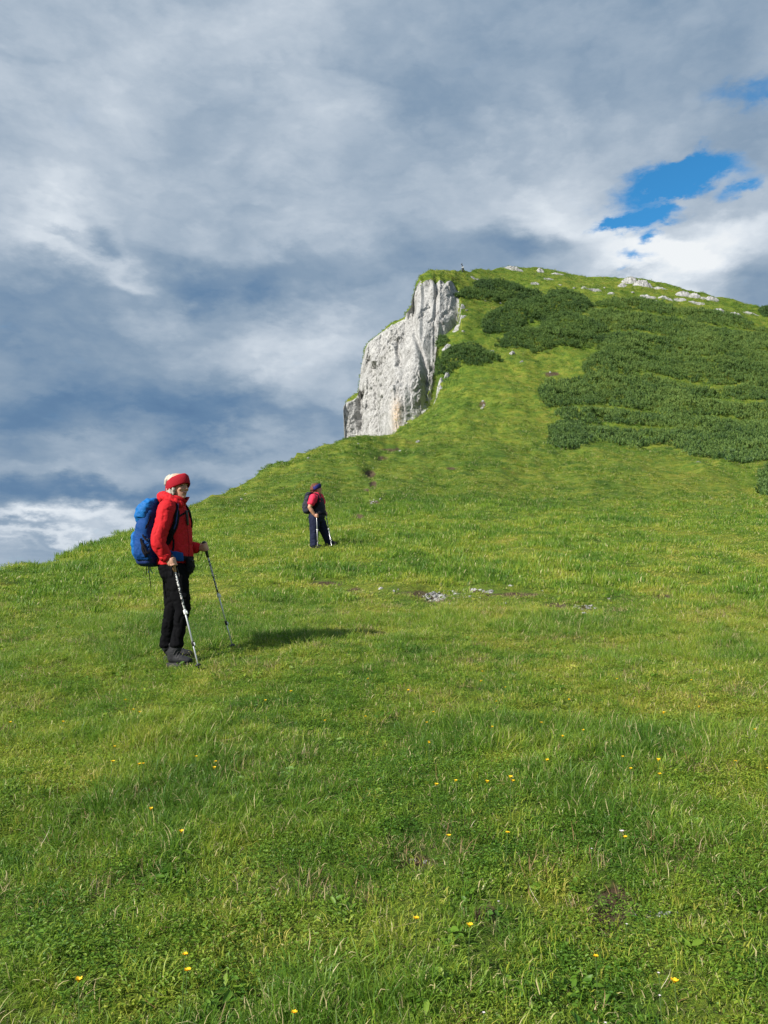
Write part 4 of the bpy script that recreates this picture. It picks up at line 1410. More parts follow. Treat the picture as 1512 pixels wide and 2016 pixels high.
g.loft([(Q(672, 1010), yaw2 @ Vector((.165, 0, 0)), yaw2 @ Vector((0, .17, 0))), (Q(678, 1080), yaw2 @ Vector((.170, 0, 0)), yaw2 @ Vector((0, .18, 0))),
        (Q(690, 1160), yaw2 @ Vector((.13, 0, 0)), yaw2 @ Vector((0, .17, 0)))], 22, 2.3)
for hp, kn, an in ((hpR, knR, anR), (hpL, knL, anL)):
    g.tube([hp, hp.lerp(kn, .45), kn, kn.lerp(an, .5), an, an + Vector((0, 0, -.03))], [(.11, .125), (.104, .115), (.084, .095), (.080, .088), (.082, .088), (.085, .09)], 16)
link('trousers', fused(g, 'trousers', .011, 4, folds(.010, .08, .06, 8.0)), M_NAVY, man)


def ground2(p, lift=.004):
    w = drop(FM.base.x + p.x, FM.base.y + p.y, FM.base.z + 3)[0]
    return Vector((p.x, p.y, w.z - FM.base.z + lift))


boot(man, anR + Vector((0, 0, -.02)), ground2(Vector((anR.x - .09, anR.y, 0))), ground2(Vector((anR.x + .17, anR.y - .05, 0))), 1.02)
boot(man, anL + Vector((0, 0, -.02)), ground2(Vector((anL.x - .09, anL.y, 0))), ground2(Vector((anL.x + .17, anL.y, 0))), 1.02)

pack2 = empty('backpack', FM.base + Q(480, 980))
tag(pack2, 'dark grey backpack on the back of the distant hiker in pink', 'backpack')
PO = pack2.location - FM.base


def plink2(name, geo_or_me, mat):
    me = geo_or_me.mesh(name) if isinstance(geo_or_me, Geo) else geo_or_me
    me.transform(Matrix.Translation(-PO))
    return link(name, me, mat, pack2)


def rings3(rows, ry):
    out = []
    for (cy, x0, x1, w) in rows:
        a, b = Q(x0, cy), Q(x1, cy)
        out.append(((a + b) / 2, yaw2 @ Vector(((b.x - a.x) / 2, 0, 0)), yaw2 @ Vector((0, ry * w, 0))))
    return out


g = Geo().loft(rings3([(985, 440, 560, .8), (950, 410, 580, 1), (860, 402, 585, 1), (780, 410, 580, 1), (690, 430, 580, 1), (620, 452, 590, .95), (560, 480, 600, .8)], .145), 24, 3)
plink2('main_bag', fused(g, 'main_bag', .011, 4, folds(.010, .09, .07, 1.0)), M_PACK2)
g = Geo().loft(rings3([(665, 430, 520, .6), (630, 432, 560, .9), (580, 455, 590, 1), (535, 490, 610, .8)], .14), 22, 2.6)
plink2('lid', fused(g, 'lid', .011, 3, folds(.009, .07, .05, 2.0)), M_VEST)
g = Geo().loft(rings3([(940, 404, 450, .8), (860, 388, 450, 1), (770, 398, 450, .9)], .11), 20, 3)
plink2('front_pocket', fused(g, 'front_pocket', .010, 3, folds(.006, .07, .05, 2.0)), M_PACK2)
plink2('shoulder_strap', ribbon_on(VB, [tuple(Q(590, 590, -.10)), tuple(Q(650, 560, -.11)), tuple(Q(705, 620, -.13)), tuple(Q(720, 720, -.15)), tuple(Q(680, 820, -.17)), tuple(Q(600, 890, -.15))], .055, .014, .012, 40), M_STRAP)
plink2('shoulder_strap', ribbon_on(VB, [tuple(Q(590, 590, .10)), tuple(Q(670, 560, .10)), tuple(Q(760, 620, .10)), tuple(Q(800, 720, .10)), tuple(Q(790, 800, .14)), tuple(Q(650, 900, .16))], .055, .014, .012, 40), M_STRAP)
plink2('hip_belt', ribbon_on(VB, [tuple(Q(560, 960, -.15)), tuple(Q(680, 975, -.18)), tuple(Q(800, 985, -.08)), tuple(Q(830, 985, .03)), tuple(Q(700, 975, .17))], .050, .014, .010, 40), M_STRAP)
plink2('hanging_strap', Geo().tube([tuple(Q(530, 985, -.08)), tuple(Q(505, 1060, -.09)), tuple(Q(480, 1120, -.09))], [(.010, .004)] * 3, 8, up=(0, 1, 0)), M_STRAP)
trekking_pole('pale trekking pole standing upright in front of the near leg of the distant hiker', 'trekking poles of the distant hiker',
              topR2, tipR2, FM.base, (.13, .48, .80, .95), (.3, -.4, 0), M_PLAST, M_ALU, 1.0)
trekking_pole('trekking pole slanting beside the far leg of the distant hiker', 'trekking poles of the distant hiker',
              topL2, tipL2, FM.base, (.13, .50, .80, .95), (-.6, -.3, 0), M_PLAST, M_PRINT, 1.05)
print('people done')

# ================================================================== SCATTERING
def lib_collection(name, meshes, mat):
    c = bpy.data.collections.new(name)
    for i, me in enumerate(meshes):
        me.materials.append(mat)
        o = bpy.data.objects.new('%s_%02d' % (name, i), me)
        c.objects.link(o)
    return c


def scatter_group(name, coll, count):
    ng = bpy.data.node_groups.new(name, 'GeometryNodeTree')
    ng.interface.new_socket('Geometry', in_out='INPUT', socket_type='NodeSocketGeometry')
    ng.interface.new_socket('Geometry', in_out='OUTPUT', socket_type='NodeSocketGeometry')
    N, L = ng.nodes, ng.links
    gi, go = N.new('NodeGroupInput'), N.new('NodeGroupOutput')
    ci_ = N.new('GeometryNodeCollectionInfo')
    ci_.inputs['Collection'].default_value = coll
    ci_.inputs['Separate Children'].default_value = True
    ci_.inputs['Reset Children'].default_value = True

    def named(nm, typ):
        nd = N.new('GeometryNodeInputNamedAttribute')
        nd.data_type = typ
        nd.inputs['Name'].default_value = nm
        return nd.outputs['Attribute']
    iop = N.new('GeometryNodeInstanceOnPoints')
    L.new(gi.outputs[0], iop.inputs['Points'])
    L.new(ci_.outputs[0], iop.inputs['Instance'])
    iop.inputs['Pick Instance'].default_value = True
    L.new(named('pick', 'INT'), iop.inputs['Instance Index'])
    e2r = N.new('FunctionNodeEulerToRotation')
    L.new(named('rot', 'FLOAT_VECTOR'), e2r.inputs[0])
    L.new(e2r.outputs[0], iop.inputs['Rotation'])
    L.new(named('size', 'FLOAT_VECTOR'), iop.inputs['Scale'])
    L.new(iop.outputs[0], go.inputs[0])
    return ng


def scatter_object(name, P, size, pick, coll, tint=None, tilt=0.15, heading=None):
    """P (N,3) points; size (N,) or (N,3)"""
    n = len(P)
    me = bpy.data.meshes.new(name)
    me.vertices.add(n)
    me.vertices.foreach_set('co', np.asarray(P, np.float32).ravel())
    size = np.asarray(size, np.float32)
    if size.ndim == 1:
        size = np.repeat(size[:, None], 3, 1)
    rot = np.stack([RNG.normal(0, tilt, n), RNG.normal(0, tilt, n), RNG.uniform(0, 2 * math.pi, n)], 1).astype(np.float32)
    if heading is not None:
        rot[:, 2] = heading
    me.attributes.new('rot', 'FLOAT_VECTOR', 'POINT').data.foreach_set('vector', rot.ravel())
    me.attributes.new('size', 'FLOAT_VECTOR', 'POINT').data.foreach_set('vector', size.ravel())
    me.attributes.new('pick', 'INT', 'POINT').data.foreach_set('value', np.asarray(pick, np.int32))
    me.attributes.new('tint', 'FLOAT', 'POINT').data.foreach_set('value', np.asarray(tint if tint is not None else np.zeros(n), np.float32))
    me.update()
    o = link(name, me)
    md = o.modifiers.new('scatter', 'NODES')
    md.node_group = scatter_group(name + '_nodes', coll, n)
    return o


# --- points spread evenly by area over the terrain
A4, B4, C4, D4 = (Vall[QUADS[..., k]] for k in range(4))
QAREA = 0.5 * np.linalg.norm(np.cross(C4 - A4, D4 - B4), axis=-1)
QCEN = (A4 + B4 + C4 + D4) / 4
qpx, qpy, qf = (a.reshape(QAREA.shape) for a in project(QCEN.reshape(-1, 3)))
QN = np.cross(C4 - A4, D4 - B4)
QN /= np.maximum(np.linalg.norm(QN, axis=-1, keepdims=True), 1e-9)
FRONT = np.einsum('...k,...k->...', QN, np.array([0, 0, CAMZ]) - QCEN) > -0.02 * np.linalg.norm(QCEN, axis=-1)
INVIEW = (qf > 0.3) & (qpx > -170) & (qpx < 1682) & (qpy < 2150) & (qpy > 300)
QSOIL = soil[:-1, :-1]


def spread(density, mask):
    """density: per-quad points per square metre -> points, plus their soil mask"""
    lam = np.where(mask, QAREA * density, 0)
    cnt = RNG.poisson(lam)
    q = np.repeat(np.arange(cnt.size), cnt.ravel())
    u, v = RNG.uniform(size=len(q)), RNG.uniform(size=len(q))
    a, b, c, d = (x.reshape(-1, 3)[q] for x in (A4, B4, C4, D4))
    P = (a * ((1 - u) * (1 - v))[:, None] + b * (u * (1 - v))[:, None] + c * (u * v)[:, None] + d * ((1 - u) * v)[:, None])
    return P, QSOIL.ravel()[q], QN.reshape(-1, 3)[q]



# ================================================================== MOUNTAIN PINES
def pine_mat():
    m, t, out = new_mat('pine_needles')
    geo = t.add('ShaderNodeNewGeometry')
    rn = t.add('ShaderNodeAttribute', attribute_name='rnd').outputs['Fac']
    al = t.add('ShaderNodeAttribute', attribute_name='along').outputs['Fac']
    oi = t.add('ShaderNodeObjectInfo').outputs['Random']
    tint = t.add('ShaderNodeAttribute', attribute_name='tint', attribute_type='INSTANCER').outputs['Fac']
    big = t.noise(geo.outputs['Position'], 0.16, 4, 0.6)
    k = t.math('ADD', t.math('MULTIPLY', rn, 0.35), t.math('ADD', t.math('MULTIPLY', big, 0.75), tint))
    c = t.ramp(k, [(0.30, (0.020, 0.056, 0.018)), (0.48, (0.052, 0.106, 0.024)), (0.64, (0.092, 0.162, 0.032)), (0.82, (0.14, 0.205, 0.044))])
    c = t.mix(t.smooth(al, 0.45, 1.0, 0, 0.45), c, (0.135, 0.20, 0.05, 1))
    b = t.add('ShaderNodeBsdfPrincipled')
    t.put(b.inputs['Base Color'], c)
    b.inputs['Roughness'].default_value = 0.6
    b.inputs['Specular IOR Level'].default_value = 0.25
    t.l.new(b.outputs[0], out.inputs[0])
    return m


MAT_PINE = pine_mat()
MAT_BARK = plain('pine_bark', (0.07, 0.05, 0.04), 0.9, 0.2, 0.6, 20)


def shoot_arrays(seed, shoots=5, needles=9):
    """a spray of upright candle-like shoots bristling with needles, about half a metre across"""
    r = np.random.default_rng(seed)
    V, F, RN, AL = [], [], [], []
    for s in range(shoots):
        a = r.uniform(0, 6.28)
        rad = .26 * math.sqrt(r.uniform())
        b0 = np.array([rad * math.cos(a), rad * math.sin(a), -.12])
        ln = np.array([math.cos(a) * rad * 1.5, math.sin(a) * rad * 1.5, 1.0])
        ln /= np.linalg.norm(ln)
        H = r.uniform(.26, .46)
        rn = r.uniform()
        for k in range(needles):
            f = (k + .5) / needles
            p = b0 + ln * H * (0.25 + .75 * f)
            th = k * 2.4 + r.uniform(0, .8)
            d = np.array([math.cos(th), math.sin(th), .9 + .9 * f])
            d /= np.linalg.norm(d)
            Ln = .16 * r.uniform(.8, 1.2) * (1.1 - .35 * f)
            side = np.cross(d, [r.normal(), r.normal(), r.normal()])
            side /= np.linalg.norm(side)
            w = .034
            q = len(V)
            V += [p - side * w, p + side * w, p + d * Ln]
            RN += [rn] * 3
            AL += [f * .7, f * .7, min(f + .25, 1)]
            F.append((q, q + 1, q + 2))
    return np.array(V), np.array(F), np.array(RN), np.array(AL)


SHOOTS = [shoot_arrays(s) for s in range(6)]


def shoot_mesh(i):
    V, F, RN, AL = SHOOTS[i]
    me = np_mesh('pine_shoot_%d' % i, V, F)
    fattr(me, 'rnd', RN)
    fattr(me, 'along', AL)
    return me


def poly_dist(px, py, poly):
    """signed distance in photo pixels, positive inside"""
    P = np.array(poly, float)
    inside = np.zeros(px.shape, bool)
    dmin = np.full(px.shape, 1e9)
    n = len(P)
    for i in range(n):
        x0, y0 = P[i]
        x1, y1 = P[(i + 1) % n]
        c = ((y0 > py) != (y1 > py))
        with np.errstate(divide='ignore', invalid='ignore'):
            xi = (x1 - x0) * (py - y0) / (y1 - y0 + 1e-12) + x0
        inside ^= c & (px < xi)
        t = np.clip(((px - x0) * (x1 - x0) + (py - y0) * (y1 - y0)) / ((x1 - x0) ** 2 + (y1 - y0) ** 2 + 1e-9), 0, 1)
        dmin = np.minimum(dmin, np.hypot(px - x0 - t * (x1 - x0), (py - y0 - t * (y1 - y0)) * 1.6))
    return np.where(inside, dmin, -dmin)


crop_poly = lambda pts: [(900 + x * .4048, 490 + y * .4048) for x, y in pts]
PINE_CLAIM = np.zeros(QAREA.shape)


def canopy(poly, H, dens, gaps=(), margin=0.0):
    """base points, canopy heights and shoot positions of one stand of mountain pine"""
    box = np.array(poly)
    near_box = (qpx > box[:, 0].min() - 30) & (qpx < box[:, 0].max() + 30) & (qpy > box[:, 1].min() - 40) & (qpy < box[:, 1].max() + 60) & FRONT & (QCEN[..., 1] > 30) & (qf > 1)
    P, so, nn = spread(np.full(QAREA.shape, dens), near_box)
    px, py, f = project(P)
    up = FPX * H * .5 / f
    d = poly_dist(px, py - up * .55, poly)
    d = d + 4.0 * fbm(P[:, 0] / 1.8, P[:, 1] / 1.8, 4.4, 3)
    if gaps:
        d = np.minimum(d, (fbm(P[:, 0] / 7.0, P[:, 1] / 3.5 + P[:, 2] / 3.5, 61.0, 3) + .62) * 22)
    for gpoly in gaps:
        d = np.minimum(d, -poly_dist(px, py - up * .55, gpoly))
    k = d > margin
    P, d, f = P[k], d[k], f[k]
    dm = d * f / FPX
    lay = 0.76 + 0.42 * fbm(P[:, 0] / 7.5, P[:, 1] / 2.6 + P[:, 2] / 2.2, 7.7, 3) + .22 * fbm(P[:, 0] / 1.3, P[:, 1] / 1.3, P[:, 2] / 1.3, 2)
    low = 1 - .5 * np.clip((project(P)[1] - 790) / 40, 0, 1)
    h = H * low * np.clip(dm / 1.8, 0.02, 1) ** .6 * np.clip(lay, .25, 1.35)
    return P, dm, h


def shoots_from(P, dm, h, H, skirt=2):
    pts, tint = [P + np.stack([0 * h, 0 * h, h], 1)], [np.clip((h / H - .8) * .22, -.15, .2)]
    for s in range(skirt):
        k = (dm < 1.6) | (RNG.uniform(size=len(P)) < .25)
        q = P[k] + np.stack([RNG.normal(0, .15, k.sum()), RNG.normal(0, .15, k.sum()), h[k] * RNG.uniform(.05, .85, k.sum())], 1)
        pts.append(q)
        tint.append(np.full(k.sum(), -.05))
    return np.vstack(pts), np.concatenate(tint)


def real_shoots(P, tint, size):
    """one mesh out of many shoots"""
    V, F, RN, AL = [], [], [], []
    o = 0
    n = len(P)
    pick = RNG.integers(0, 6, n)
    ang = RNG.uniform(0, 6.28, n)
    tx, ty = RNG.normal(0, .18, n), RNG.normal(0, .18, n)
    sz = RNG.uniform(.75, 1.25, n) * size
    for i in range(n):
        v, f, rn, al = SHOOTS[pick[i]]
        c, s = math.cos(ang[i]), math.sin(ang[i])
        x = v[:, 0] * c - v[:, 1] * s + tx[i] * v[:, 2]
        y = v[:, 0] * s + v[:, 1] * c + ty[i] * v[:, 2]
        V.append(np.stack([x, y, v[:, 2]], 1) * sz[i] + P[i])
        F.append(f + o)
        RN.append(np.clip(rn * .8 + .1 + tint[i] * 2.4, 0, 1))
        AL.append(al)
        o += len(v)
    me = np_mesh('foliage', np.vstack(V), np.vstack(F))
    fattr(me, 'rnd', np.concatenate(RN))
    fattr(me, 'along', np.concatenate(AL))
    return me


def pine_bush(label, poly, H, dens=3.2, tone=0.0, size=1.0):
    P, dm, h = canopy(poly, H, dens)
    if len(P) < 4:
        print('empty bush', label)
        return
    base = P[np.argmin(np.hypot(P[:, 0] - P[:, 0].mean(), P[:, 1] - P[:, 1].mean()))]
    root = empty('mountain_pine', base)
    tag(root, label, 'pine shrub', 'mountain pine shrubs on the hillside')
    S_, tint = shoots_from(P, dm, h, H)
    fol = real_shoots(S_ - base, tint + tone, size * 1.25)
    link('foliage', fol, MAT_PINE, root)['kind'] = 'stuff'
    g = Geo()
    for i in RNG.choice(len(P), min(len(P), 26), replace=False):
        p = P[i] - base
        q = p + np.array([RNG.normal(0, .2), RNG.normal(0, .2), h[i] * .8])
        g.tube([tuple(p - np.array([0, 0, .15])), tuple((p + q) / 2 + np.array([.08, .05, -.05])), tuple(q)], [.045, .035, .018], 6)
    link('stems', g.mesh('stems'), MAT_BARK, root)['kind'] = 'stuff'


pine_bush('dark pine shrub stretched along the slope just below the summit', [(930, 556), (948, 550), (985, 553), (1010, 558), (1035, 568), (1058, 572), (1072, 584), (1040, 588), (1000, 588), (960, 572), (934, 566)], 1.9, 2.6, -.10)
pine_bush('light green pine shrub hugging the rim beside the cliff top', [(894, 577), (915, 567), (950, 569), (985, 574), (1000, 583), (992, 592), (950, 588), (905, 585)], 1.5, 2.8, .06)
pine_bush('large dark rounded pine clump at the upper left of the thicket', crop_poly([(120, 345), (160, 315), (215, 290), (260, 245), (340, 240), (420, 240), (450, 205), (520, 198), (600, 222), (650, 250), (640, 285), (590, 308), (540, 312), (450, 315), (420, 345), (340, 345), (300, 395), (200, 398), (130, 392)]), 2.3, 2.8, -.03)
pine_bush('mid green pine clump below the dark rounded clump', crop_poly([(405, 375), (430, 335), (500, 310), (570, 315), (620, 330), (690, 360), (740, 390), (640, 402), (560, 395), (440, 392)]), 2.0, 2.8, .05)
pine_bush('long low pine band reaching furthest left across the slope', crop_poly([(180, 470), (250, 405), (330, 390), (450, 385), (560, 400), (660, 410), (760, 425), (700, 455), (690, 475), (600, 470), (540, 462), (470, 465), (440, 492), (360, 496), (340, 470), (250, 472)]), 1.9, 2.8, .02)
pine_bush('isolated dark pine shrub left of the path beside the cliff', [(856, 722), (866, 700), (885, 685), (915, 677), (945, 678), (955, 690), (985, 700), (990, 708), (950, 712), (915, 718), (885, 730), (860, 735)], 2.0, 2.8, -.05)
pine_bush('small pine shrub clinging to the cliff rim', [(856, 676), (862, 664), (876, 660), (880, 668), (874, 678), (860, 683)], 1.3, 3.2, -.08)
pine_bush('low pine shrub jutting out at the lower left corner of the thicket', crop_poly([(450, 930), (465, 870), (455, 845), (520, 825), (600, 840), (630, 880), (620, 930), (570, 955), (500, 950)]), 1.5, 2.8, .0)
pine_bush('lone pine shrub on the far right skyline', [(1492, 612), (1500, 604), (1530, 602), (1560, 606), (1560, 618), (1500, 620)], 1.8, 2.8, -.08)
pine_bush('pine branches poking in at the right edge of the meadow', [(1500, 930), (1512, 916), (1540, 905), (1600, 910), (1620, 960), (1560, 972), (1500, 962)], 1.2, 4.0, .03, .8)

MASS = crop_poly([(640, 300), (650, 270), (760, 238), (830, 245), (900, 240), (1000, 255), (1080, 292), (1150, 292), (1280, 305), (1400, 335), (1440, 362), (1400, 370), (1480, 385), (1600, 400), (2100, 520),
           (2300, 900), (2000, 1050), (1512, 1012), (1380, 1018), (1250, 1000), (1150, 988), (1080, 952), (990, 925), (850, 950), (790, 930), (700, 918), (640, 922), (628, 890), (640, 860), (560, 835), (480, 800), (500, 765), (450, 770),
           (410, 735), (395, 690), (420, 650), (600, 622), (625, 605), (602, 570), (640, 530), (720, 490), (690, 470), (740, 430), (690, 395), (640, 345)])


def strip(line, t):
    """narrow clearing along a line across the thicket (crop coordinates, thickness)"""
    n = len(line)
    th_ = [1.5 * t * (.35 + .65 * math.sin(math.pi * (i + .5) / n)) for i in range(n)]
    return crop_poly([(x, y - th_[i]) for i, (x, y) in enumerate(line)] + [(x, y + th_[i]) for i, (x, y) in reversed(list(enumerate(line)))])


GAPS = [strip([(640, 846), (760, 850), (900, 858), (1050, 863)], 12), strip([(1130, 712), (1240, 726), (1340, 736), (1460, 736), (1600, 728)], 10),
        strip([(700, 402), (800, 398), (900, 402), (980, 420), (1080, 432)], 7), strip([(860, 590), (960, 606), (1060, 636), (1160, 656), (1260, 664), (1380, 656), (1500, 630)], 10),
        strip([(470, 768), (600, 756), (740, 762), (880, 778), (1000, 790)], 10), strip([(640, 284), (760, 292), (900, 304), (1020, 326), (1120, 342)], 7),
        strip([(1150, 346), (1250, 372), (1380, 388), (1520, 410)], 8), strip([(900, 500), (1040, 508), (1180, 520), (1320, 524)], 6), strip([(1120, 800), (1240, 806), (1380, 822), (1500, 826)], 7)]
P, dm, h = canopy(MASS, 1.8, 2.5, GAPS)
S_, tint = shoots_from(P, dm, h, 1.8, 1)
C_PINE = lib_collection('pine_shoots', [shoot_mesh(i) for i in range(6)], MAT_PINE)
big_t = .16 * fbm(S_[:, 0] / 9, S_[:, 1] / 6, S_[:, 2] / 6, 3)
th = scatter_object('pine_thicket', S_, RNG.uniform(.95, 1.7, len(S_)), RNG.integers(0, 6, len(S_)), C_PINE, tint + big_t + .12, .2)
tag(th, 'dense dark green mountain pine thicket covering the right of the hillside', kind='stuff')
print('pine shoots', len(S_))

# ================================================================== STONES AND OUTCROPS
def rock_mesh(name, sx, sy, sz, seed, sub=3, cuts=9, rough=.10):
    r = np.random.default_rng(seed)
    bm = bmesh.new()
    bmesh.ops.create_icosphere(bm, subdivisions=sub, radius=1.0)
    me = bpy.data.meshes.new(name)
    bm.to_mesh(me)
    bm.free()
    v = np.empty(len(me.vertices) * 3, np.float32)
    me.vertices.foreach_get('co', v)
    v = v.reshape(-1, 3).astype(float)
    for i in range(cuts):
        n = r.normal(size=3)
        n /= np.linalg.norm(n)
        dd = r.uniform(.48, .82)
        ex = np.maximum(v @ n - dd, 0)
        v -= ex[:, None] * n * .96
    v *= 1 + rough * fbm(v[:, 0] * 2.1 + seed, v[:, 1] * 2.1, v[:, 2] * 2.1, 4)[:, None]
    v *= np.array([sx, sy, sz]) / np.abs(v).max(0)
    me.vertices.foreach_set('co', v.astype(np.float32).ravel())
    me.update()
    return me


def outcrop_on_ground(px, py, wpx, hpx, seed):
    """bedrock breaking through the turf: jagged ribs that follow the slope and die into it"""
    nx_, ny_ = max(14, int(wpx * 1.6)), 16
    loc0 = hit(px, py + hpx * .3)[0]
    if loc0 is None or loc0.y > 262:
        loc0 = hit(px, py + hpx * .6 + 4)[0]
    if loc0 is None:
        return None, None
    m = loc0.y / FPX
    w, dep = wpx * m * 1.15, max(hpx * m * 2.0, 1.6)
    V = np.zeros((ny_, nx_, 3))
    for j in range(ny_):
        for i in range(nx_):
            a_, b_ = 2 * i / (nx_ - 1) - 1, 2 * j / (ny_ - 1) - 1
            x, y = loc0.x + a_ * w / 2 + .25 * b_ * dep, loc0.y + b_ * dep / 2
            p, nn = drop(x, y)
            V[j, i] = (x, y, p.z if p else loc0.z)
            V[j, i, 2] += 0
    A, B = np.meshgrid(np.linspace(-1, 1, nx_), np.linspace(-1, 1, ny_))
    X, Y_ = V[..., 0], V[..., 1]
    fall_ = np.clip(1.15 - np.hypot(A, B) ** 2 * 1.15, -.5, 1)
    r = .55 * ridged(X / 1.5 + .3 * Y_, Y_ / .9, seed, 3, .6) + .55 * fbm(X / .8, Y_ / .8, seed + 3, 3) - .05
    hh = np.clip(hpx * m * .6, .28, 1.3)
    step = np.round(r * 3) / 3 * .6 + r * .4
    V[..., 2] += hh * (fall_ * (.60 + .60 * step) - .20)
    V[..., 0] += .12 * fbm(X, Y_, seed + 5, 2)
    i = np.arange(nx_ * ny_).reshape(ny_, nx_)
    q = np.stack([i[:-1, :-1], i[:-1, 1:], i[1:, 1:], i[1:, :-1]], -1).reshape(-1, 4)
    return np_mesh('rock_outcrop', V.reshape(-1, 3) - np.array(loc0), q, smooth=False), loc0


def place(o, loc, nrm, sink, rz):
    z = nrm.normalized().lerp(Vector((0, 0, 1)), .35).normalized()
    o.rotation_euler = (z.to_track_quat('Z', 'Y').to_matrix() @ Matrix.Rotation(rz, 3, 'Z')).to_euler()
    o.location = loc - z * sink


OUTCROPS = [  # px, py, width px, height px, label
    (1012, 527, 38, 9, 'pale rocky crest on the summit skyline right of the cross'), (1064, 531, 14, 9, 'small pale rock tooth on the skyline right of the crest rocks'),
    (1096, 538, 24, 5, 'low flat rock on the skyline sloping right from the summit'), (1240, 549, 34, 15, 'large fissured outcrop on the right skyline, left half'), (1266, 556, 40, 17, 'large fissured outcrop on the right skyline, right half'),
    (1225, 560, 18, 9, 'rock block at the left foot of the large skyline outcrop'), (1300, 566, 30, 6, 'thin rock ledge on the skyline right of the large outcrop'), (1345, 577, 30, 12, 'blocky rock step on the descending right skyline'),
    (1368, 580, 26, 12, 'blocky rock step beside the pale slab on the right skyline'), (1400, 587, 34, 12, 'smooth pale slab on the descending right skyline'), (1172, 570, 28, 5, 'flat pale rock strip above the pine thicket'),
    (1203, 577, 14, 5, 'lone pale rock between the strip and the skyline outcrop'), (1276, 583, 34, 7, 'long low rock band above the right thicket, left part'), (1312, 586, 34, 7, 'long low rock band above the right thicket, middle part'),
    (1338, 589, 26, 5, 'long low rock band above the right thicket, right part'), (1372, 596, 34, 6, 'tilted rock shelf under the pale slab'), (1416, 610, 26, 9, 'pointed pale rock at the right end of the thicket'),
    (1445, 617, 38, 9, 'pale rock slope right of the pointed rock'), (1478, 616, 34, 5, 'narrow rock rib near the right edge'), (1385, 572 + 14, 14, 8, 'rock corner between the blocky step and the slab'),
    (908, 601, 14, 11, 'rock knob on the cliff rim beside the green shrub'), (897, 572, 16, 11, 'rounded white rock at the cliff top'), (903, 640, 24, 13, 'pale rock rib running into the grass at the cliff rim'),
    (880, 682, 18, 12, 'pale rock above the isolated pine shrub'), (866, 748, 12, 14, 'rock rib at the grassy edge of the lower cliff'), (880, 738, 9, 12, 'pale rock standing in the grass right of the lower cliff'),
    (862, 772, 18, 8, 'low broken rock at the foot of the rim'), (838, 808, 16, 10, 'white rock where the cliff meets the lower grass'), (848, 790, 10, 7, 'small rock ledge above the white rock'),
    (932, 546, 12, 5, 'small pale rock left of the dark summit shrub'), (943, 550, 14, 4, 'flat pale rock touching the dark summit shrub'), (1053, 557, 18, 5, 'pale rock in the grass right of the dark summit shrub'),
    (968, 690, 12, 8, 'pale rock behind the right end of the isolated pine shrub'), (1150, 566, 12, 4, 'short rock strip on the upper grass'), (1080, 549, 20, 3, 'thin rock line under the summit skyline'),
]
for i, (px, py, w, hpx, lab) in enumerate(OUTCROPS):
    me, loc = outcrop_on_ground(px, py, w, hpx, 3.7 * i + 1)
    if me is None:
        continue
    o = link('rock_outcrop', me, MAT_STONE)
    o.location = loc
    tag(o, lab, 'rock', 'limestone outcrops on the hillside')

STONES = [  # px, py, w, h, label or None for the small ones that nothing tells apart
    (750, 1157, 14, 8, 'pale stone lying alone left of the stony patch'), (842, 1176, 9, 6, 'pale stone at the left end of the stony patch in the meadow'), (856, 1172, 12, 8, 'largest pale stone in the middle of the stony patch'),
    (867, 1174, 10, 6, 'flat pale stone at the right end of the stony patch'), (848, 1182, 9, 5, None), (860, 1181, 8, 5, None), (874, 1180, 8, 4, None), (851, 1166, 8, 5, None), (864, 1166, 8, 5, None), (838, 1181, 7, 4, None), (869, 1185, 8, 4, None),
    (868, 1151, 9, 8, 'upright pale stone above the stony patch'), (905, 1169, 10, 5, 'pale stone between the stony patch and the dark hollow'), (930, 1160, 13, 7, 'pale stone at the rim of the small dark hollow'),
    (962, 1164, 11, 6, 'grey stone in the second small hollow right of the patch'), (914, 1175, 6, 4, None), (885, 1188, 7, 3, None), (996, 1187, 6, 5, None), (1006, 1152, 11, 4, 'flat pale stone in the grass right of both hollows'),
    (1198, 1178, 9, 4, 'pale stone furthest right beside the bare soil'), (1150, 1207, 13, 4, 'flat grey stone below the bare soil at the right'), (1068, 1162, 8, 3, None), (775, 1163, 6, 6, None), (784, 1160, 5, 5, None),
    (1082, 1200, 8, 3, None), (1165, 1192, 7, 4, None), (1014, 1175, 6, 3, None), (945, 1176, 5, 3, None), (823, 869, 9, 7, 'white stone in the dip below the cliff'), (735, 921, 5, 3, None), (749, 982, 6, 4, 'white pebble at the edge of the eroded path scar'),
    (706, 873, 6, 5, 'small pale stone on the knoll in front of the cliff'), (787, 887, 8, 3, None), (118, 1096, 9, 5, 'pale stone on the left skyline of the meadow'), (102, 1101, 8, 3, None), (168, 1090, 6, 3, None), (476, 982, 8, 4, 'largest pale stone on the left ridge flank'),
    (484, 972, 6, 4, None), (470, 992, 6, 3, None), (606, 902, 8, 5, 'pale stone on the shoulder of the left ridge'), (1375, 909, 11, 4, 'flat pale stone in the grass below the thicket'), (1007, 694, 17, 10, 'white boulder on the slope right of the isolated pine shrub'),
    (1027, 711, 8, 5, 'small white stone below the white boulder'), (953, 797, 8, 7, 'upper white stone in the small scar on the grassy slope'), (949, 803, 8, 6, 'lower white stone in the small scar on the grassy slope'), (951, 789, 6, 4, None), (1083, 732, 6, 4, None),
    (915, 622, 8, 4, None), (918, 610, 6, 4, None), (912, 652, 9, 5, None), (955, 592, 6, 3, None), (985, 596, 6, 3, None), (1103, 560, 8, 3, None), (1130, 566, 7, 3, None), (1190, 566, 7, 3, None), (1245, 575, 8, 3, None), (1290, 592, 8, 3, None),
]
SMALL_STONE_LABEL = 'small pale limestone piece lying in the grass among larger stones'
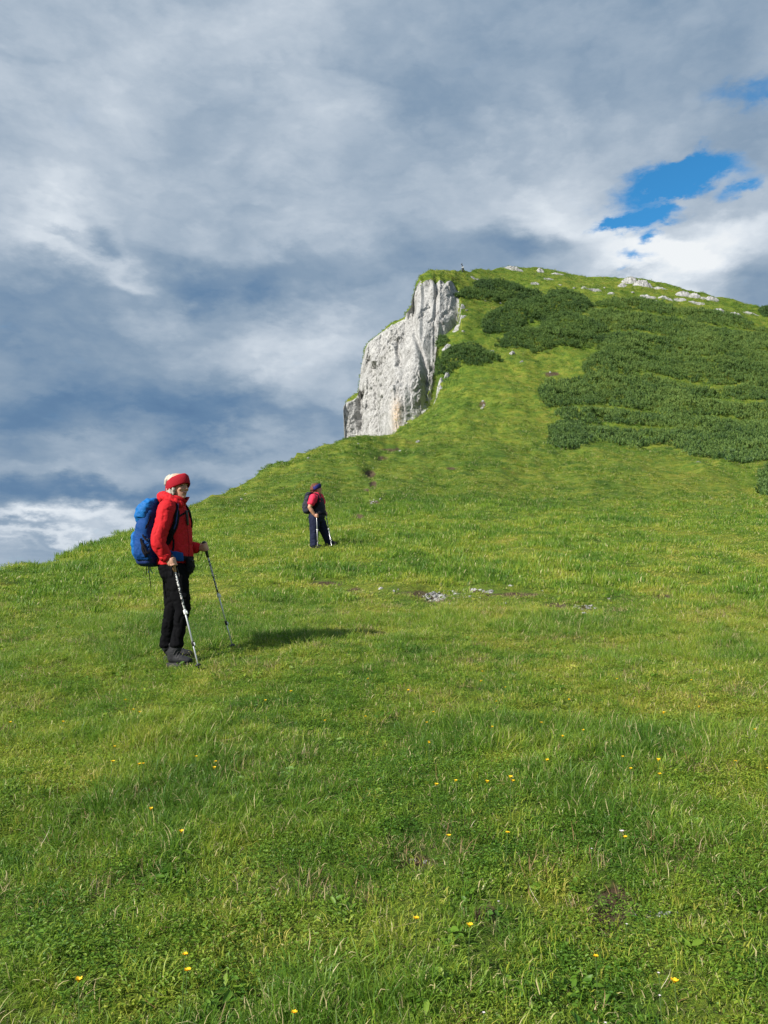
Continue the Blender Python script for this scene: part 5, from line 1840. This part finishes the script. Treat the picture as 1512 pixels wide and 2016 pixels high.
for i, (px, py, w, hpx, lab) in enumerate(STONES):
    loc, nrm = hit(px, py + hpx * .3)
    if loc is None:
        continue
    wm, hm = w * loc.y / FPX, hpx * loc.y / FPX
    o = link('stone', rock_mesh('stone', wm * .55, wm * .42, max(hm * .8, wm * .28), 100 + i, 3 if loc.y < 40 else 2), MAT_STONE)
    place(o, loc, nrm, hm * .12, RNG.uniform(0, 6.28))
    tag(o, lab or SMALL_STONE_LABEL, 'stone', 'pale stones in the grass' if not lab else 'single pale stones')

# gravel in the bare patch
pts = []
for (sx_, sy_, rx, ry, n) in ((856, 1176, 22, 8, 90), (930, 1161, 18, 3, 14), (1150, 1197, 24, 6, 24), (960, 1165, 10, 3, 14), (905, 1170, 60, 8, 40), (735, 988, 12, 5, 20), (825, 1696, 22, 5, 10), (1290, 1800, 60, 8, 14)):
    for i in range(n):
        a, r = RNG.uniform(0, 6.28), math.sqrt(RNG.uniform())
        p, nn = hit(sx_ + rx * r * math.cos(a), sy_ + ry * r * math.sin(a))
        pts.append(tuple(p))
C_GRAV = lib_collection('gravel_bits', [rock_mesh('gravel_bit', .05, .04, .025, 500 + s, 1, 6) for s in range(4)], MAT_STONE)
gv = scatter_object('gravel', np.array(pts), RNG.uniform(.35, 1.3, len(pts)) * np.interp(np.array(pts)[:, 1], [3, 12, 30], [.25, .6, .8]), RNG.integers(0, 4, len(pts)), C_GRAV, None, .4)
tag(gv, 'scattered limestone gravel in the bare soil patches', kind='stuff')

# ------------------------------------------------------------------ summit cross
loc, nrm = hit(910, 536)
cross = empty('summit_cross', loc - Vector((0, 0, .15)))
tag(cross, 'slim dark summit cross with a box and a guy wire on the skyline', 'cross')
M_DARKM = plain('dark_weathered_steel', (0.05, 0.055, 0.065), 0.5, 0.4, 0.3, 10, .2, .3)
M_PALEB = plain('pale_painted_box', (0.42, 0.44, 0.46), 0.5, 0.4)
sY = loc.y / FPX
link('post', Geo().tube([(0, 0, 0), (.02, 0, 9.5 * sY), (-.05, 0, 20.0 * sY)], [.16, .13, .08], 10).mesh('post'), M_DARKM, cross)
link('cross_arm', Geo().tube([(-1.8 * sY, -.1, 17.6 * sY), (2.0 * sY, .1, 13.0 * sY)], [(.12, .10), (.15, .10)], 8).mesh('cross_arm'), M_DARKM, cross)
bx_ = link('register_box', Geo().loft([(Vector((1.5 * sY, 0, 5.5 * sY)), Vector((.22, 0, 0)), Vector((0, .22, 0))), (Vector((1.5 * sY, 0, 9.6 * sY)), Vector((.22, 0, 0)), Vector((0, .22, 0)))], 16, 8).mesh('register_box'), M_DARKM, cross)
link('plate', Geo().loft([(Vector((.9 * sY, -.24, 9.0 * sY)), Vector((.30, 0, 0)), Vector((0, .03, 0))), (Vector((1.4 * sY, -.24, 12.0 * sY)), Vector((.26, 0, 0)), Vector((0, .03, 0)))], 12, 6).mesh('plate'), M_PALEB, cross)
link('guy_wire', Geo().tube([(-7.5 * sY, -.3, .2 * sY), (-.3 * sY, 0, 10.5 * sY)], [.028, .028], 6).mesh('guy_wire'), M_DARKM, cross)

# ================================================================== FLOWERS
M_PETAL = plain('yellow_petals', (0.80, 0.50, 0.012), 0.6, 0.25, 0, 60, .15)
M_DISC = plain('orange_flower_disc', (0.72, 0.36, 0.008), 0.7, 0.2)
M_STEM = plain('flower_stem', (0.07, 0.12, 0.03), 0.7, 0.2)
M_WPET = plain('white_petals', (0.62, 0.56, 0.56), 0.7, 0.2)


def flower_parts(rad, height, seed, cup):
    r = np.random.default_rng(seed)
    bx, by = r.normal(0, .012), r.normal(0, .012)
    stem = Geo().tube([(0, 0, -.02), (bx * .4, by * .4, height * .5), (bx, by, height)], [.0014, .0012, .0013], 6).mesh('stem')
    V, F = [], []
    top = Vector((bx, by, height))
    for ring, (n, rr, lift) in enumerate(((13, 1.0, cup), (9, .62, cup + .35))):
        for i in range(n):
            a = 2 * math.pi * (i + .5 * ring) / n + r.normal(0, .08)
            d = Vector((math.cos(a), math.sin(a), 0))
            s = Vector((-math.sin(a), math.cos(a), 0))
            L_ = rad * rr * r.uniform(.85, 1.1)
            w = rad * .26
            b = len(V)
            V += [top + s * w * .3, top - s * w * .3, top + d * L_ * .6 - s * w + Vector((0, 0, L_ * lift * .7)), top + d * L_ * .6 + s * w + Vector((0, 0, L_ * lift * .7)),
                  top + d * L_ - s * w * .7 + Vector((0, 0, L_ * lift)), top + d * L_ + s * w * .7 + Vector((0, 0, L_ * lift))]
            F += [(b, b + 1, b + 2, b + 3), (b + 3, b + 2, b + 4, b + 5)]
    pet = bpy.data.meshes.new('petals')
    pet.from_pydata([tuple(v) for v in V], [], F)
    disc = Geo().ball(tuple(top + Vector((0, 0, .002 + rad * cup * .3))), rad * .3, rad * .3, rad * .2, None, 10, 6).mesh('flower_disc')
    return stem, pet, disc


FL = []
for c, (x, y) in ((0, (490, 160)), (0, (540, 207)), (0, (520, 198)), (0, (248, 244)), (0, (30, 248)), (0, (1055, 163)), (0, (1148, 125)), (0, (1275, 242)), (0, (1437, 223)), (0, (432, 407)), (0, (550, 415)),
                  (0, (568, 406)), (0, (769, 384)), (0, (858, 398)), (0, (852, 428)), (0, (601, 591)), (0, (716, 671)), (0, (720, 1157)), (0, (732, 1222)), (0, (317, 1287)), (0, (1160, 1377)), (0, (450, 345)), (0, (1440, 75))):
    FL.append((x / 2, 1300 + y / 2))
for x, y in ((380, 45), (400, 88), (472, 108), (432, 163), (97, 121), (920, 76), (1203, 80), (730, 156), (1231, 186), (1100, 212), (149, 247), (623, 247), (775, 278), (710, 303), (175, 330), (183, 322), (939, 381), (1077, 394), (962, 425),
             (1388, 400), (1090, 450), (1503, 427), (640, 397), (218, 490), (287, 481), (416, 484), (497, 470), (508, 476), (252, 694), (476, 681), (939, 700), (127, 1008), (331, 1045), (838, 1167), (1152, 1276), (1461, 277), (418, 265), (190, 205)):
    FL.append((756 + x / 2, 1300 + y / 2))
NAMED = {(360, 1878): 'yellow flower nearest the bottom edge, left of centre', (580, 1988): 'yellow flower at the very bottom near the middle', (158, 1943): 'orange yellow flower low in the bottom left corner',
         (1332, 1938): 'yellow flower in the bottom right corner', (1175, 1883): 'bright yellow flower above the bottom right corner', (882, 1647): 'lone yellow flower above the bare path in the middle', (426, 1514): 'yellow flower left of centre beside the long tussock'}


def put_flower(px, py, rad, hh, mats, label, cat, group, seed, cup=.35):
    P, nn = hit(px, py)
    s = hh / max(CAMZ - P.z, .25)
    top = P.lerp(Vector((0, 0, CAMZ)), min(s, .12))
    gnd, _ = drop(top.x, top.y, top.z + 3)
    hgt = max(top.z - gnd.z, .03)
    root = empty('meadow_flower', gnd, RNG.uniform(0, 6.28))
    stem, pet, disc = flower_parts(rad, hgt, seed, cup)
    link('stem', stem, M_STEM, root)
    link('petals', pet, mats[0], root)
    link('flower_disc', disc, mats[1], root)
    tag(root, label, cat, group)


for i, (px, py) in enumerate(FL):
    lab = None
    for (nx_, ny_), t in NAMED.items():
        if abs(px - nx_) < 4 and abs(py - ny_) < 4:
            lab = t
    near_k = np.interp(py, [1320, 1500, 2000], [.0085, .0092, .0105])
    put_flower(px, py, near_k * RNG.uniform(.8, 1.15), RNG.uniform(.09, .14), (M_PETAL, M_DISC), lab or 'small yellow flower scattered among the meadow grass', 'flower', 'yellow flowers in the meadow' if not lab else 'single yellow flowers', 300 + i, RNG.uniform(.5, 1.5))
for i, (x, y) in enumerate(((934, 678), (438, 950), (866, 1418), (400, 1392), (1095, 1240), (1095, 1335), (820, 745), (945, 1025))):
    put_flower(756 + x / 2, 1300 + y / 2, .010 if i == 0 else .0042, .09, (M_WPET, M_WPET), 'pale clover head beside a yellow flower at the right' if i == 0 else 'tiny whitish flower bud among the meadow grass', 'flower', None if i == 0 else 'whitish buds in the meadow', 700 + i, .9)
print('plants done')

# ================================================================== GRASS
def blade_mat(name, straw=0.10, through=0.8):
    m, t, out = new_mat(name)
    geo = t.add('ShaderNodeNewGeometry')
    pos = geo.outputs['Position']
    br = t.add('ShaderNodeAttribute', attribute_name='rnd').outputs['Fac']
    bt = t.add('ShaderNodeAttribute', attribute_name='along').outputs['Fac']
    oi = t.add('ShaderNodeObjectInfo').outputs['Random']
    tint = t.add('ShaderNodeAttribute', attribute_name='tint', attribute_type='INSTANCER').outputs['Fac']
    mixr = t.math('ADD', t.math('MULTIPLY', br, 0.6), t.math('ADD', t.math('MULTIPLY', oi, 0.3), tint))
    c = grass_palette(t, pos, mixr)
    c = t.mix(t.smooth(bt, 0.55, 1.0, 0.0, 0.35), c, (0.20, 0.22, 0.05, 1))
    c = t.mix(t.smooth(br, 1.0 - straw, 1.0 - straw * 0.7), c, (0.34, 0.29, 0.15, 1))
    df = t.add('ShaderNodeBsdfPrincipled')
    t.put(df.inputs['Base Color'], c)
    df.inputs['Roughness'].default_value = 0.5
    df.inputs['Specular IOR Level'].default_value = 0.22
    tr = t.add('ShaderNodeBsdfTranslucent')
    t.put(tr.inputs[0], t.mix(1.0, t.mix(0.35, c, (0.17, 0.27, 0.03, 1)), (through, through, through, 1), 'MULTIPLY'))
    mx = t.add('ShaderNodeAddShader')            # a leaf passes on about as much light as it reflects
    t.l.new(df.outputs[0], mx.inputs[0])
    t.l.new(tr.outputs[0], mx.inputs[1])
    t.l.new(mx.outputs[0], out.inputs[0])
    return m


MAT_BLADE = blade_mat('grass_blades', 0.10)
MAT_BLADE_FAR = blade_mat('grass_blades_far', 0.08, 0.42)


def tuft_mesh(name, n, radius, height, width, bend, seed, segs=3, lean=0.25, flat=0.0):
    """a tuft of curved tapering blades"""
    r = np.random.default_rng(seed)
    V, F, RN, AL = [], [], [], []
    for i in range(n):
        a = r.uniform(0, 2 * math.pi)
        rad = radius * math.sqrt(r.uniform())
        bx, by = rad * math.cos(a), rad * math.sin(a)
        out_a = a + r.normal(0, 0.9)
        h = height * r.uniform(0.45, 1.15)
        ln = lean * r.uniform(0.2, 1.6) + flat * r.uniform(0, 1)
        bd = bend * r.uniform(0.1, 1.5)
        w = width * r.uniform(0.6, 1.3)
        fa = r.uniform(0, 2 * math.pi)
        sx, sy = math.cos(fa), math.sin(fa)
        rn = r.uniform()
        base = len(V)
        ang = ln
        x, z = 0.0, 0.0
        pts = [(0.0, 0.0)]
        for s in range(segs):
            st = h / segs
            x += math.sin(ang) * st
            z += math.cos(ang) * st
            ang = min(ang + bd / segs * (s + 0.6), 2.3)
            pts.append((x, z))
        for s, (px_, pz_) in enumerate(pts):
            t = s / segs
            ww = w * (1 - t ** 1.6) * (0.75 + 0.5 * min(t * 3, 1))
            cx_, cy_ = bx + math.cos(out_a) * px_, by + math.sin(out_a) * px_
            if s < segs:
                V += [(cx_ - sx * ww / 2, cy_ - sy * ww / 2, pz_ - 0.015 * (s == 0)), (cx_ + sx * ww / 2, cy_ + sy * ww / 2, pz_ - 0.015 * (s == 0))]
                RN += [rn, rn]
                AL += [t, t]
            else:
                V.append((cx_, cy_, pz_))
                RN.append(rn)
                AL.append(1.0)
        for s in range(segs - 1):
            b = base + 2 * s
            F += [(b, b + 1, b + 3), (b, b + 3, b + 2)]
        b = base + 2 * (segs - 1)
        F.append((b, b + 1, b + 2))
    me = np_mesh(name, V, F)
    fattr(me, 'rnd', RN)
    fattr(me, 'along', AL)
    return me


def herb_mesh(name, n, radius, size, height, seed):
    """low leafy cover: rounded leaflets on short stalks lying close to the ground"""
    r = np.random.default_rng(seed)
    V, F, RN, AL = [], [], [], []
    for i in range(n):
        a = r.uniform(0, 2 * math.pi)
        rad = radius * math.sqrt(r.uniform())
        c = Vector((rad * math.cos(a), rad * math.sin(a), height * r.uniform(0.2, 1)))
        nrm = Vector((r.normal(0, .45), r.normal(0, .45), 1)).normalized()
        u = nrm.orthogonal().normalized()
        u.rotate(Matrix.Rotation(r.uniform(0, 6.28), 3, nrm))
        v = nrm.cross(u)
        s = size * r.uniform(0.5, 1.3)
        b = len(V)
        rn = r.uniform(0, 0.88)
        prof = [(-1.0, 0.0), (-0.3, 0.42), (0.45, 0.40), (1.0, 0.0), (0.45, -0.40), (-0.3, -0.42)]
        for (p, q) in prof:
            V.append(c + u * p * s + v * q * s + nrm * (0.18 * s * abs(q) * 2 - 0.15 * s * p * p))
        V.append(c - nrm * 0.12 * s)
        RN += [rn] * 7
        AL += [0.2] * 7
        for k in range(6):
            F.append((b + k, b + (k + 1) % 6, b + 6))
    me = np_mesh(name, [tuple(x) for x in V], F)
    fattr(me, 'rnd', RN)
    fattr(me, 'along', AL)
    return me


def patch_field(spots):
    out = []
    for (px, py, rx, ry, a) in spots:
        c = hit(px, py)[0]
        f_, b_ = hit(px, py + ry)[0], hit(px, py - ry)[0]
        out.append((c.x, c.y, rx * c.y / FPX, max((b_.y - f_.y) / 2, .05), a))
    return out


# clumps of long grass (+) and trodden or grazed spots (-) that the photograph shows
SPOTS = patch_field([(225, 1303, 44, 16, .9), (870, 1222, 70, 22, .7), (900, 1108, 130, 12, .5), (1180, 1105, 90, 14, .4), (110, 1215, 60, 14, .5), (560, 1252, 200, 10, .5), (330, 1425, 110, 26, .5),
    (420, 1500, 110, 26, .55), (880, 1450, 130, 50, .6), (1150, 1550, 220, 60, .45), (1330, 1660, 180, 40, .35), (620, 1600, 140, 40, .4), (640, 1310, 90, 16, .4), (1480, 1400, 90, 30, .4), (40, 1930, 120, 60, .5), (1420, 1960, 120, 60, .4),
    (100, 1600, 120, 40, .3), (300, 1580, 120, 40, .35), (1000, 1900, 130, 40, .35), (110, 1460, 90, 24, .35), (1130, 1250, 120, 14, .3),
    (520, 1400, 60, 40, -.6), (430, 1330, 120, 18, -.4), (120, 1270, 130, 18, -.5), (520, 1210, 150, 20, -.35), (900, 1175, 330, 20, -.7), (880, 1720, 130, 40, -.7), (350, 1800, 260, 70, -.55), (560, 1880, 160, 50, -.5), (1230, 1775, 120, 34, -.6), (900, 1780, 260, 26, -.45),
    (640, 1740, 160, 36, -.45), (1400, 1850, 120, 30, -.4), (150, 1700, 160, 40, -.35), (1220, 1320, 260, 24, -.25), (60, 1370, 90, 20, -.4)])


def lush(P):
    s = lush0(P)
    for (cx_, cy_, rx, ry, a) in SPOTS:
        s = s + a * np.exp(-((P[:, 0] - cx_) / rx) ** 2 - ((P[:, 1] - cy_) / ry) ** 2)
    return np.clip(s, 0, 1)


def lush0(P):
    """0 = short trodden turf, 1 = long tussock grass"""
    return np.clip(0.46 + 1.15 * fbm(P[:, 0] / 1.5 + 3.1, P[:, 1] / 1.0, 8.3, 3) + 0.35 * fbm(P[:, 0] / 6, P[:, 1] / 5, 2.2, 2), 0, 1)


T_LONG = [tuft_mesh('long_tuft', 52, .085, .115, .0034, 1.8, s, 4, .5) for s in (1, 2, 3, 4, 5)]
T_SHORT = [tuft_mesh('short_tuft', 60, .11, .055, .0034, 2.2, 20 + s, 3, .85) for s in (1, 2, 3, 4)]
T_HERB = [herb_mesh('herb_patch', 130, .105, .0062, .030, 40 + s) for s in (1, 2, 3)]
T_STRAW = [tuft_mesh('dry_stalk', 5, .05, .12, .0024, 1.8, 60 + s, 4, .5) for s in (1, 2, 3)]
C_LONG = lib_collection('long_tufts', T_LONG, MAT_BLADE)
C_SHORT = lib_collection('short_tufts', T_SHORT, MAT_BLADE)
MAT_HERB = blade_mat('herb_leaves', 0.0)
C_HERB = lib_collection('herb_patches', T_HERB, MAT_HERB)
sm_, st_, so_ = new_mat('dry_straw')
sb_ = st_.add('ShaderNodeBsdfPrincipled')
st_.put(sb_.inputs['Base Color'], st_.ramp(st_.add('ShaderNodeAttribute', attribute_name='rnd').outputs['Fac'],
        [(0.0, (0.36, 0.30, 0.15)), (0.5, (0.26, 0.19, 0.08)), (0.8, (0.20, 0.10, 0.05)), (1.0, (0.45, 0.42, 0.28))]))
sb_.inputs['Roughness'].default_value = 0.7
st_.l.new(sb_.outputs[0], so_.inputs[0])
C_STRAW = lib_collection('dry_stalks', T_STRAW, sm_)
T_MID = [tuft_mesh('mid_tuft', 50, .17, .095, .0095, 1.6, 80 + s, 3, .4) for s in (1, 2, 3, 4)]
C_MID = lib_collection('mid_tufts', T_MID, MAT_BLADE)
T_FAR = [tuft_mesh('far_tuft', 54, .32, .23, .026, 1.6, 90 + s, 2, .5) for s in (1, 2, 3, 4)]
C_FAR = lib_collection('far_tufts', T_FAR, MAT_BLADE_FAR)

YQ = QCEN[..., 1]
ASIDE = (YQ > 1.0) & (YQ < 30) & (np.abs(QCEN[..., 0]) < YQ * .56 + 3.0)      # what a step to the side would show as well
INVIEW = INVIEW | ASIDE
not_cliff = ~is_cliff


def grow(name, label, P, sz, coll, npick, tint, tilt=.18):
    o = scatter_object(name, P, sz, RNG.integers(0, npick, len(P)), coll, tint, tilt)
    return tag(o, label, kind='stuff')


# near meadow
near = INVIEW & (YQ < 11) & not_cliff & (YQ > 1.2)
dn = np.clip(11 - YQ, 0, 2) / 2
P, so, nn = spread(150 * dn, near)
L_ = lush(P)
k = (RNG.uniform(size=len(P)) < 0.08 + 0.92 * np.clip((L_ - .35) / .35, 0, 1)) & (so < .45)
P, L_ = P[k], L_[k]
sz = np.stack([np.full(len(P), 1.0), np.full(len(P), 1.0), .35 + .85 * L_], 1) * RNG.uniform(.7, 1.2, len(P))[:, None]
grow('long_grass', 'long tussock grass in the foreground meadow', P, sz, C_LONG, 5, (0.42 - L_) * .45 + RNG.normal(0, .12, len(P)))
P, so, nn = spread(170 * dn, near)
L_ = lush(P)
k = (so < .5)
P, L_ = P[k], L_[k]
sz = np.stack([np.full(len(P), 1.0), np.full(len(P), 1.0), RNG.uniform(.5, 1.2, len(P))], 1) * RNG.uniform(.7, 1.2, len(P))[:, None]
grow('short_turf', 'short turf of the foreground meadow', P, sz, C_SHORT, 4, (.5 - L_) * .3 + RNG.normal(.06, .26, len(P)))
nearh = near & (YQ < 8)
P, so, nn = spread(110 * np.clip(8 - YQ, 0, 2) / 2, nearh)
L_ = lush(P)
hz = fbm(P[:, 0] / 1.2, P[:, 1] / 0.9, 31.0, 3)
k = (hz > -0.25) & (L_ < .72) & (so < .7)
P = P[k]
grow('clover_leaves', 'low leafy herbs and clover between the grass', P, RNG.uniform(.7, 1.3, len(P)), C_HERB, 3, RNG.normal(-.16, .14, len(P)), .1)
P, so, nn = spread(16 * np.ones_like(YQ), near & (YQ < 14))
grow('dry_grass_stalks', 'pale dry grass stalks in the meadow', P, RNG.uniform(.4, 1.1, len(P)), C_STRAW, 3, None, .6)
T_THATCH = [tuft_mesh('thatch', 34, .10, .07, .0030, .5, 120 + s, 2, 1.25) for s in (1, 2, 3)]
C_THATCH = lib_collection('thatch_mats', T_THATCH, sm_)
P, so, nn = spread(60 * np.ones_like(YQ), near)
tz = fbm(P[:, 0] / .8 + 9, P[:, 1] / .6, 77.0, 3) + .55 * so
k = tz > .28
P = P[k]
grow('dead_thatch', 'brown dead thatch showing through the turf', P, RNG.uniform(.6, 1.2, len(P)), C_THATCH, 3, None, .2)
T_ROS = [herb_mesh('broad_leaf_rosette', 16, .055, .019, .035, 140 + s) for s in (1, 2, 3)]
C_ROS = lib_collection('broad_leaf_rosettes', T_ROS, MAT_HERB)
P, so, nn = spread(9 * np.ones_like(YQ), near & (YQ < 9))
P = P[lush(P) < .7]
grow('broad_leaf_herbs', 'broad leaved herb rosettes between the grass', P, RNG.uniform(.6, 1.2, len(P)), C_ROS, 3, RNG.normal(-.05, .15, len(P)), .15)
# middle distance
mid = INVIEW & (YQ >= 8.5) & (YQ < 34) & not_cliff
wgt = np.clip((YQ - 8.5) / 2.5, 0, 1) * np.clip((34 - YQ) / 8, 0, 1)
P, so, nn = spread(np.interp(YQ, [9, 14, 22, 34], [46, 34, 20, 12]) * wgt, mid)
L_ = lush(P)
k = so < .42
P, L_ = P[k], L_[k]
sz = np.stack([np.full(len(P), 1.0), np.full(len(P), 1.0), .3 + 1.1 * L_], 1) * (RNG.uniform(.7, 1.3, len(P)) * np.interp(P[:, 1], [9, 14, 34], [.8, 1., 1.45]))[:, None]
grow('meadow_grass', 'grass of the meadow around the hikers', P, sz, C_MID, 4, (0.45 - L_) * .55 + RNG.normal(.03, .16, len(P)))
# hillside
far = INVIEW & (YQ >= 26) & (YQ < 260) & not_cliff & FRONT
wgt = np.clip((YQ - 26) / 8, 0, 1)
P, so, nn = spread(np.interp(YQ, [26, 40, 64, 110, 230], [15, 9, 5, 2.6, 1.4]) * wgt, far)
L_ = np.clip(.5 + .8 * fbm(P[:, 0] / 5, P[:, 1] / 4, P[:, 2] / 3, 3), 0, 1)
k = so < .4
P, L_ = P[k], L_[k]
sc_ = np.interp(P[:, 1], [26, 64, 120, 230], [.5, .8, 1.1, 1.4]) * RNG.uniform(.6, 1.3, len(P))
sz = np.stack([sc_, sc_, sc_ * (.25 + .85 * L_ ** 1.5)], 1)
grow('hillside_grass', 'rough grass covering the hillside', P, sz, C_FAR, 4, (0.45 - L_) * .5 + RNG.normal(-.02, .22, len(P)))
